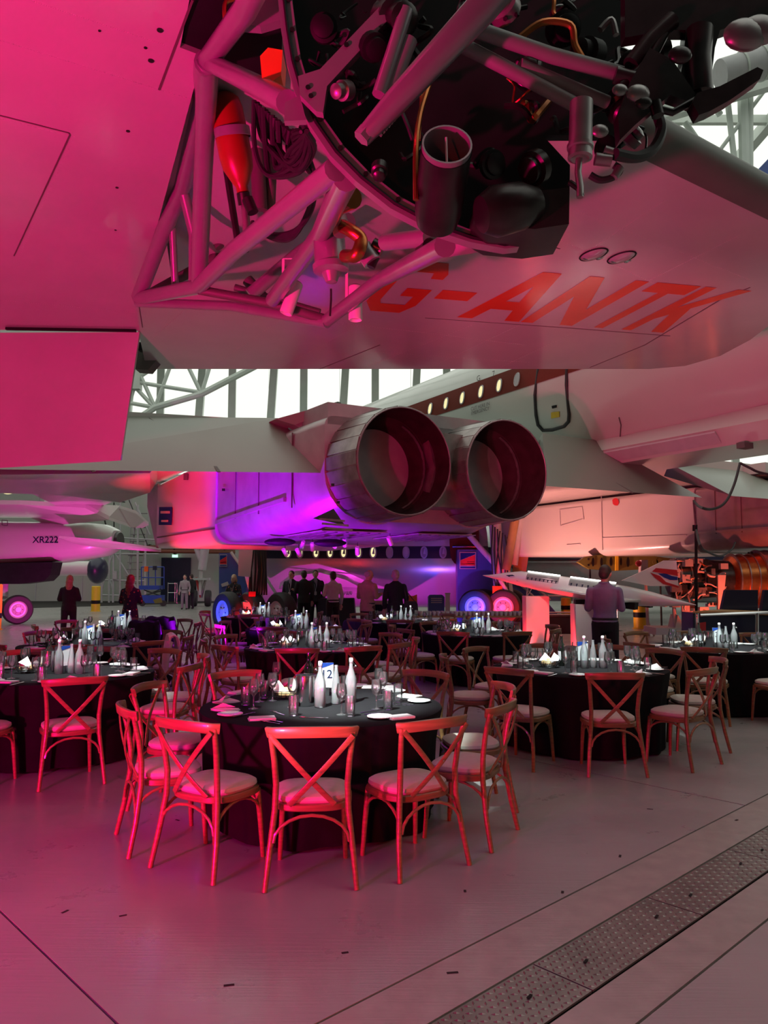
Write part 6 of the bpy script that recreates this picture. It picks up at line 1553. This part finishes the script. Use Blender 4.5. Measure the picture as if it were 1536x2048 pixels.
b = MB(); b.prism([PY(px,py,13.75) for px,py in ((1244,1161),(1290,1140),(1328,1121),(1353,1121),(1357,1172),(1300,1172))], (0,0.04,0)); part('tail_fin', b, M['modelwhite'], md_, smooth=False)
for pts, m_ in ((((1312,1136),(1354,1140),(1356,1152),(1304,1143)),'bared'), (((1300,1145),(1320,1152),(1332,1164),(1357,1172),(1357,1176),(1326,1168),(1310,1156)),'bared'), (((1316,1147),(1332,1147),(1343,1152),(1355,1154),(1355,1160),(1340,1160),(1328,1155)),'bablue')):
    b = MB(); b.prism([PY(px,py,13.745) for px,py in pts], (0,-0.004,0)); part('tail_flash', b, M[m_], md_, smooth=False)
p = PY(1026,1152,15.1); p = m0 + mdir*(ML*0.2) - mside*0.118 + mup*0.0; put_text('BRITISH AIRWAYS', p + mdir*0.15, mdir, mup, 0.045, M['print'], md_)
b = MB(); q = m0+mdir*(ML*0.24)+mup*(-0.08); b.tube([q, Vector((q.x, 15.0, PY(1069,1192,15).z))], 0.02, 8); b.tube([q+mdir*0.1, Vector((q.x, 15.0, PY(1069,1192,15).z))], 0.015, 8); part('support_rod', b, M['steel'], md_)
# --- yellow wing section
yw = thing('wing_section', 'yellow cutaway wing section with oval holes behind the man', 'wing section', PY(1245,1130,23.6), world=True)
slab_px('rib_web', [(1156,1124,23.6),(1172,1113,23.6),(1220,1107,23.6),(1300,1111,23.6),(1345,1117,23.6),(1345,1131,23.6),(1285,1139,23.6),(1225,1142,23.6),(1178,1138,23.6)], (0,0.25,0), 'ochre', yw)
for px, py, rx, rz_ in ((1186,1124,2.6,9),(1203,1124,2.6,9),(1222,1123,2.8,9),(1242,1123,2,8),(1256,1124,3,10)):
    b = MB(); b.prism([PY(px+rx*math.cos(a), py+rz_*math.sin(a), 23.59) for a in [2*PI*k/16 for k in range(16)]], (0,-0.01,0)); part('lightening_hole', b, M['black'], yw, smooth=False)
for px, py in ((1177,1118),(1177,1130),(1310,1124),(1318,1122)):
    b = MB(); p = PY(px,py,23.585); b.cyl(p, p+Vector((0,-0.02,0)), 0.035 if px < 1300 else 0.09, None, 16); part('boss', b, M['darkmetal'] if px < 1300 else M['ochre'], yw)
slab_px('spar_post', [(1231,1108,23.55),(1237,1108,23.55),(1237,1141,23.55),(1231,1141,23.55)], (0,0.05,0), 'yellow', yw)
for x in (1180, 1320): b = MB(); q = PY(x,1138,23.7); b.tube([q, Vector((q.x, 23.7, 0))], 0.03, 8); part('support_leg', b, M['darkmetal'], yw)
# --- red-lit lamp stand
ls = thing('work_lamp_stand', 'pink-lit pole stand with a round-headed box behind the model jet', 'stand', PZ(1297,1272), world=True); yl = PZ(1297,1272).y
rod('pole', (1297,1272), (1290,1140), 0.045, 'plinth', ls, yl); slab_px('head_box', [(1281,1152,yl-0.1),(1296,1152,yl-0.1),(1296,1120,yl-0.1),(1283,1120,yl-0.1)], (0,0.2,0), 'plinth', ls)
b = MB(); b.sphere(PY(1277,1127,yl-0.2), 0.09, 14, 10); part('head_ball', b, M['bared'], ls)
for dx in (-18, 12): rod('foot_strut', (1297,1245), (1297+dx,1274), 0.025, 'plinth', ls, yl)
# --- jet engine on display
ey = 19.5
je = thing('jet_engine', 'bare jet engine full of pipes on a red-lit stand at the right', 'engine', PZ(1440,1285), world=True)
def esec(px, r, n=32): 
    c = PY(px, 1158, ey); return [Vector((c.x, ey + r*math.cos(2*PI*j/n), c.z + r*math.sin(2*PI*j/n))) for j in range(n)]
b = MB(); b.loft([esec(1338,0.35), esec(1345,0.52), esec(1400,0.50), esec(1440,0.46), esec(1455,0.46)]); ec = part('compressor_case', b, M['darkmetal'], je)
b = MB(); b.loft([esec(1455,0.46), esec(1462,0.60), esec(1500,0.62), esec(1512,0.66)]); part('combustor_case', b, M['copper'], je)
b = MB(); b.loft([esec(1512,0.70), esec(1520,0.72), esec(1560,0.72), esec(1640,0.66)]); part('turbine_case', b, M['midmetal'], je)
for px in (1462,1480,1498,1512,1530,1350,1370,1395):
    b = MB(); r_ = 0.64 if px > 1450 else 0.53
    if px > 1505: r_ = 0.735
    b.loft([esec(px-1.2,r_), esec(px+1.2,r_)]); part('flange', b, M['midmetal'], je)
r6 = random.Random(12)
for k in range(24):
    px, py = r6.uniform(1335,1430), r6.uniform(1115,1222); L = r6.uniform(12,45); dy = r6.uniform(-14,14)
    pts = [(px,py),(px+L*0.3,py+dy*0.1),(px+L*0.6,py+dy*0.8),(min(1462,px+L),py+dy)] if k % 3 else [(px,py),(px+r6.uniform(-4,4),py+8),(px+r6.uniform(-5,5),py+18),(px+r6.uniform(-8,8),min(1236,py+30))]
    b = MB(); b.tube(cr([PY(a,c,ey-0.55-0.10*r6.random()) for a,c in pts], 4), r6.uniform(0.012,0.03), 7); part('engine_pipe', b, M[r6.choice(['hub','midmetal','copper','plinth'])], je)
for k in range(30):
    px, py = r6.uniform(1338,1448), r6.uniform(1120,1225); b = MB(); b.box(PY(px,py,ey-0.56), (r6.uniform(0.08,0.25),0.14,r6.uniform(0.06,0.22)), (0,0,r6.uniform(-0.2,0.2))); part('accessory_box', b, M[r6.choice(['hub','midmetal','darkmetal'])], je)
slab_px('end_plate', [(1437,1232,ey-0.7),(1444,1232,ey-0.7),(1452,1150,ey-0.7),(1436,1150,ey-0.7)], (0,0.1,0), 'plinth', je); slab_px('scoop', [(1313,1190,ey-0.2),(1342,1190,ey-0.2),(1338,1212,ey-0.2),(1330,1214,ey-0.2)], (0,0.4,0), 'hub', je)
slab_px('stand_foot', [(1312,1270,ey-0.5),(1472,1270,ey-0.5),(1472,1256,ey-0.5),(1312,1256,ey-0.5)], (0,0.9,0), 'plinth', je)
slab_px('cradle', [(1350,1258,ey-0.4),(1356,1230,ey-0.4),(1364,1244,ey-0.4),(1374,1250,ey-0.4),(1382,1244,ey-0.4),(1386,1225,ey-0.4),(1392,1258,ey-0.4)], (0,0.5,0), 'plinth', je)
rod('cradle_post', (1350,1258),(1348,1212),0.05,'plinth',je,ey-0.3); rod('cradle_post', (1383,1258),(1383,1212),0.05,'plinth',je,ey-0.3)
for k in range(7): b = MB(); b.cyl(PY(1497+7*k,1116,ey), PY(1497+7*k,1104,ey), 0.03, 0.02, 8); part('stud', b, M['black'], je)
# --- navy display desk, rail and pole on the right
nd_ = thing('display_desk', 'navy angled display desk with a chrome rail at the right edge', 'display stand', PZ(1480,1330), world=True); ny_ = 13.0
slab_px('desk_front', [(1386,1300,ny_),(1700,1300,ny_),(1700,1240,ny_),(1440,1228,ny_),(1386,1226,ny_)], (0,0.5,0), 'navy', nd_)
slab_px('desk_top', [(1386,1226,ny_-0.05),(1440,1226,ny_-0.05),(1700,1238,ny_-0.05),(1700,1232,ny_+0.5),(1440,1222,ny_+0.5)], (0,0,0.03), 'wooddisp', nd_)
slab_px('back_panel', [(1442,1226,ny_+0.6),(1516,1228,ny_+0.6),(1516,1180,ny_+0.6),(1452,1180,ny_+0.6)], (0,0.1,0), 'navy', nd_); slab_px('back_panel', [(1520,1240,ny_+0.6),(1700,1240,ny_+0.6),(1700,1178,ny_+0.6),(1530,1180,ny_+0.6)], (0,0.1,0), 'navy', nd_)
slab_px('red_panel', [(1398,1266,ny_-0.02),(1412,1266,ny_-0.02),(1412,1244,ny_-0.02),(1398,1246,ny_-0.02)], (0,0.01,0), 'bared', nd_)
rod('rail', (1400,1230),(1700,1220),0.025,'chrome',nd_,ny_-0.3)
for x in (1394, 1514): rod('rail_post', (x,1330),(x,1226),0.03,'chrome',nd_,ny_-0.3)
bp2 = thing('lighting_stand', 'tall thin black stand with cables rising in front of the engine', 'stand', PZ(1393,1330), world=True); by_ = PZ(1393,1330).y
rod('lower_tube', (1393,1330),(1392,1060),0.028,'black',bp2,by_); rod('upper_tube', (1392,1060),(1387,1000),0.018,'darkmetal',bp2,by_)
b = MB(); p = PZ(1393,1330)
for k in range(3): a = 2*PI*k/3+0.4; b.tube([p+Vector((0,0,0.35)), p+Vector((0.4*math.cos(a),0.4*math.sin(a),0.01))], 0.012, 6)
part('tripod_legs', b, M['black'], bp2); b = MB(); b.cyl(PY(1390,1062,by_), PY(1390,1050,by_), 0.045, None, 10); part('clamp_collar', b, M['black'], bp2)
for lab_, pts in (('black cable looping from the stand up to the jet belly', [(1388,1002,by_),(1400,1014,10.5),(1425,1018,11),(1450,1005,11.4),(1468,970,11.8),(1480,926,12.1)]), ('thick black cable hanging below the far cowl', [(1392,1060,by_),(1400,1090,11),(1412,1102,13),(1440,1112,15),(1462,1100,16),(1470,1085,16.5)]), ('black cable crossing the bright gap at the right', [(1480,926,12.1),(1500,936,12),(1520,945,12),(1570,955,12)])):
    b = MB(); b.tube(cr([PY(*p) for p in pts]), 0.02, 8); o = part('cable', b, M['rubber']); tag(o, lab_, 'cable')
blk = thing('black_bench', 'low black case between the two white plinths', 'case', PZ(1120,1300), world=True); slab_px('case_body', [(1096,1268,16),(1144,1268,16),(1144,1232,16),(1096,1232,16)], (0,0.4,0), 'black', blk); slab_px('case_lid', [(1095,1234,15.98),(1145,1234,15.98),(1145,1230,15.98),(1095,1230,15.98)], (0,0.44,0), 'darkmetal', blk)
# --- floor uplighters: real cans with a spot inside
def uplight(loc, target, col, en, ang, label, lens=6.0, blend=0.5, can=True):
    d_ = (Vector(target) - Vector((loc[0],loc[1],0.12))).normalized(); lp = Vector((loc[0],loc[1],0.12)) + d_*0.12
    add_light('uplight', 'SPOT', lp, target, col, en, 0.04, ang, blend)
    if not can: return
    o = thing('uplighter', label, 'lamp', (loc[0], loc[1], 0), 0)
    d = (Vector(target) - Vector((loc[0],loc[1],0.12))).normalized(); f = Matrix.Translation((0,0,0.12)) @ d.to_track_quat('Z','Y').to_matrix().to_4x4()
    b = MB(); b.ring([(0,-0.10),(0.07,-0.10),(0.085,-0.07),(0.085,0.06),(0.08,0.06),(0.075,0.03)], f, 20); part('lamp_body', b, M['black'], o)
    b = MB(); b.ring([(0,0.035),(0.076,0.03)], f, 20); part('lamp_lens', b, emis('led_lens', col, lens), o)
    b = MB(); b.box((0,0,0.012), (0.20,0.20,0.02)); part('lamp_base', b, M['black'], o); b = MB(); b.bar((-0.1,0,0.02),(-0.1,0,0.14),0.02,0.005,(0,1,0)); b.bar((0.1,0,0.02),(0.1,0,0.14),0.02,0.005,(0,1,0)); part('yoke', b, M['black'], o)
VIO = (0.42, 0.002, 1.0); BLU = (0.02, 0.05, 1.0)
uplight((-9.2, 23.2), (-11.5, 27.5, 2.0), (1.0,0.04,0.55), 1000, 110, 'magenta floor lamp glowing beside the woman in black', 30)
uplight((-3.3, 11.8), (-2.0, 13.2, 3.1), VIO, 2300, 85, 'violet floor lamp in the aisle left of the middle tables')
uplight((-4.9, 15.6), (-3.9, 17.2, 3.4), (1.0,0.015,0.04), 1500, 70, 'red floor lamp under the left engine cowl')
uplight((-6.2, 15.2), (-3.6, 16.5, 2.5), (0.6,0.02,1.0), 170, 70, 'purple floor lamp beside the seven-seat far left table')
uplight((-4.75, 21.5), (-4.55, 22.3, 0.6), BLU, 160, 70, 'blue floor lamp at the leftmost dark wheel')
uplight((-4.05, 21.4), (-3.85, 22.3, 0.6), RED, 160, 70, 'red floor lamp at the middle dark wheel')
uplight((2.75, 25.2), (2.95, 26.5, 0.7), BLU, 180, 80, 'blue floor lamp at the left wheel of the right gear')
uplight((4.0, 24.6), (4.15, 26.0, 0.65), RED, 300, 75, 'red floor lamp at the bright red wheel')
uplight((2.60, 14.62), (2.8, 15.3, 1.0), RED, 130, 80, 'red floor lamp at the foot of the left plinth')
uplight((3.26, 13.86), (3.5, 14.6, 0.8), RED, 90, 80, 'red floor lamp at the foot of the right plinth')
uplight((3.5, 23.0), (6.6, 24.2, 3.1), (1.0,0.33,0.28), 1500, 95, 'warm red floor lamp under the far engine cowl')
uplight((8.2, 17.6), (8.3, 19.0, 1.6), (1.0,0.08,0.03), 260, 100, 'orange-red floor lamp below the display engine')
uplight((-0.6, 24.6), (-0.6, 29, 2.0), (1.0,0.05,0.75), 1100, 110, 'magenta floor lamp in front of the silver airliner')
uplight((2.4, 23.4), (2.6, 27.9, 1.8), (0.35,0.12,1.0), 200, 80, 'violet floor lamp before the boarding stairs')
add_light('model_spot', 'SPOT', (3.3, 13.0, 2.6), (3.2, 14.5, 1.45), (1.0,0.96,0.9), 45, 0.05, 80, 0.6)
# small track spots hung under the engine pair
for i, (px, py, d) in enumerate(((597,1105,14.5),(625,1094,14.6),(605,1090,14.8),(570,1105,15),(690,1085,13.6),(672,1088,13.8),(780,1082,13.2),(715,1102,14.2))):
    c = PY(px, py, d); o = thing('track_spot', 'small white track spotlight under the engine pair, ' + ('first','second','third','fourth','fifth','sixth','seventh','eighth')[i] + ' one hung', 'spotlight', c, 0, 'track spots under the jet')
    tl_ = Euler((0.7, 0.4*((i % 3)-1), 0)).to_matrix().to_4x4()
    b = MB(); b.ring([(0,0.09),(0.035,0.09),(0.04,0.08),(0.04,-0.08),(0.034,-0.08),(0.034,-0.07)], tl_, 16); part('lamp_can', b, M['can'], o); b = MB(); b.ring([(0,-0.072),(0.034,-0.07)], tl_, 16); part('lamp_lens', b, emis('spot_lens', (1,0.98,0.95), 18), o)
    b = MB(); b.tube([(0,0,0.03),(0,0.02,0.16)], 0.006, 6); part('hanger', b, M['black'], o)
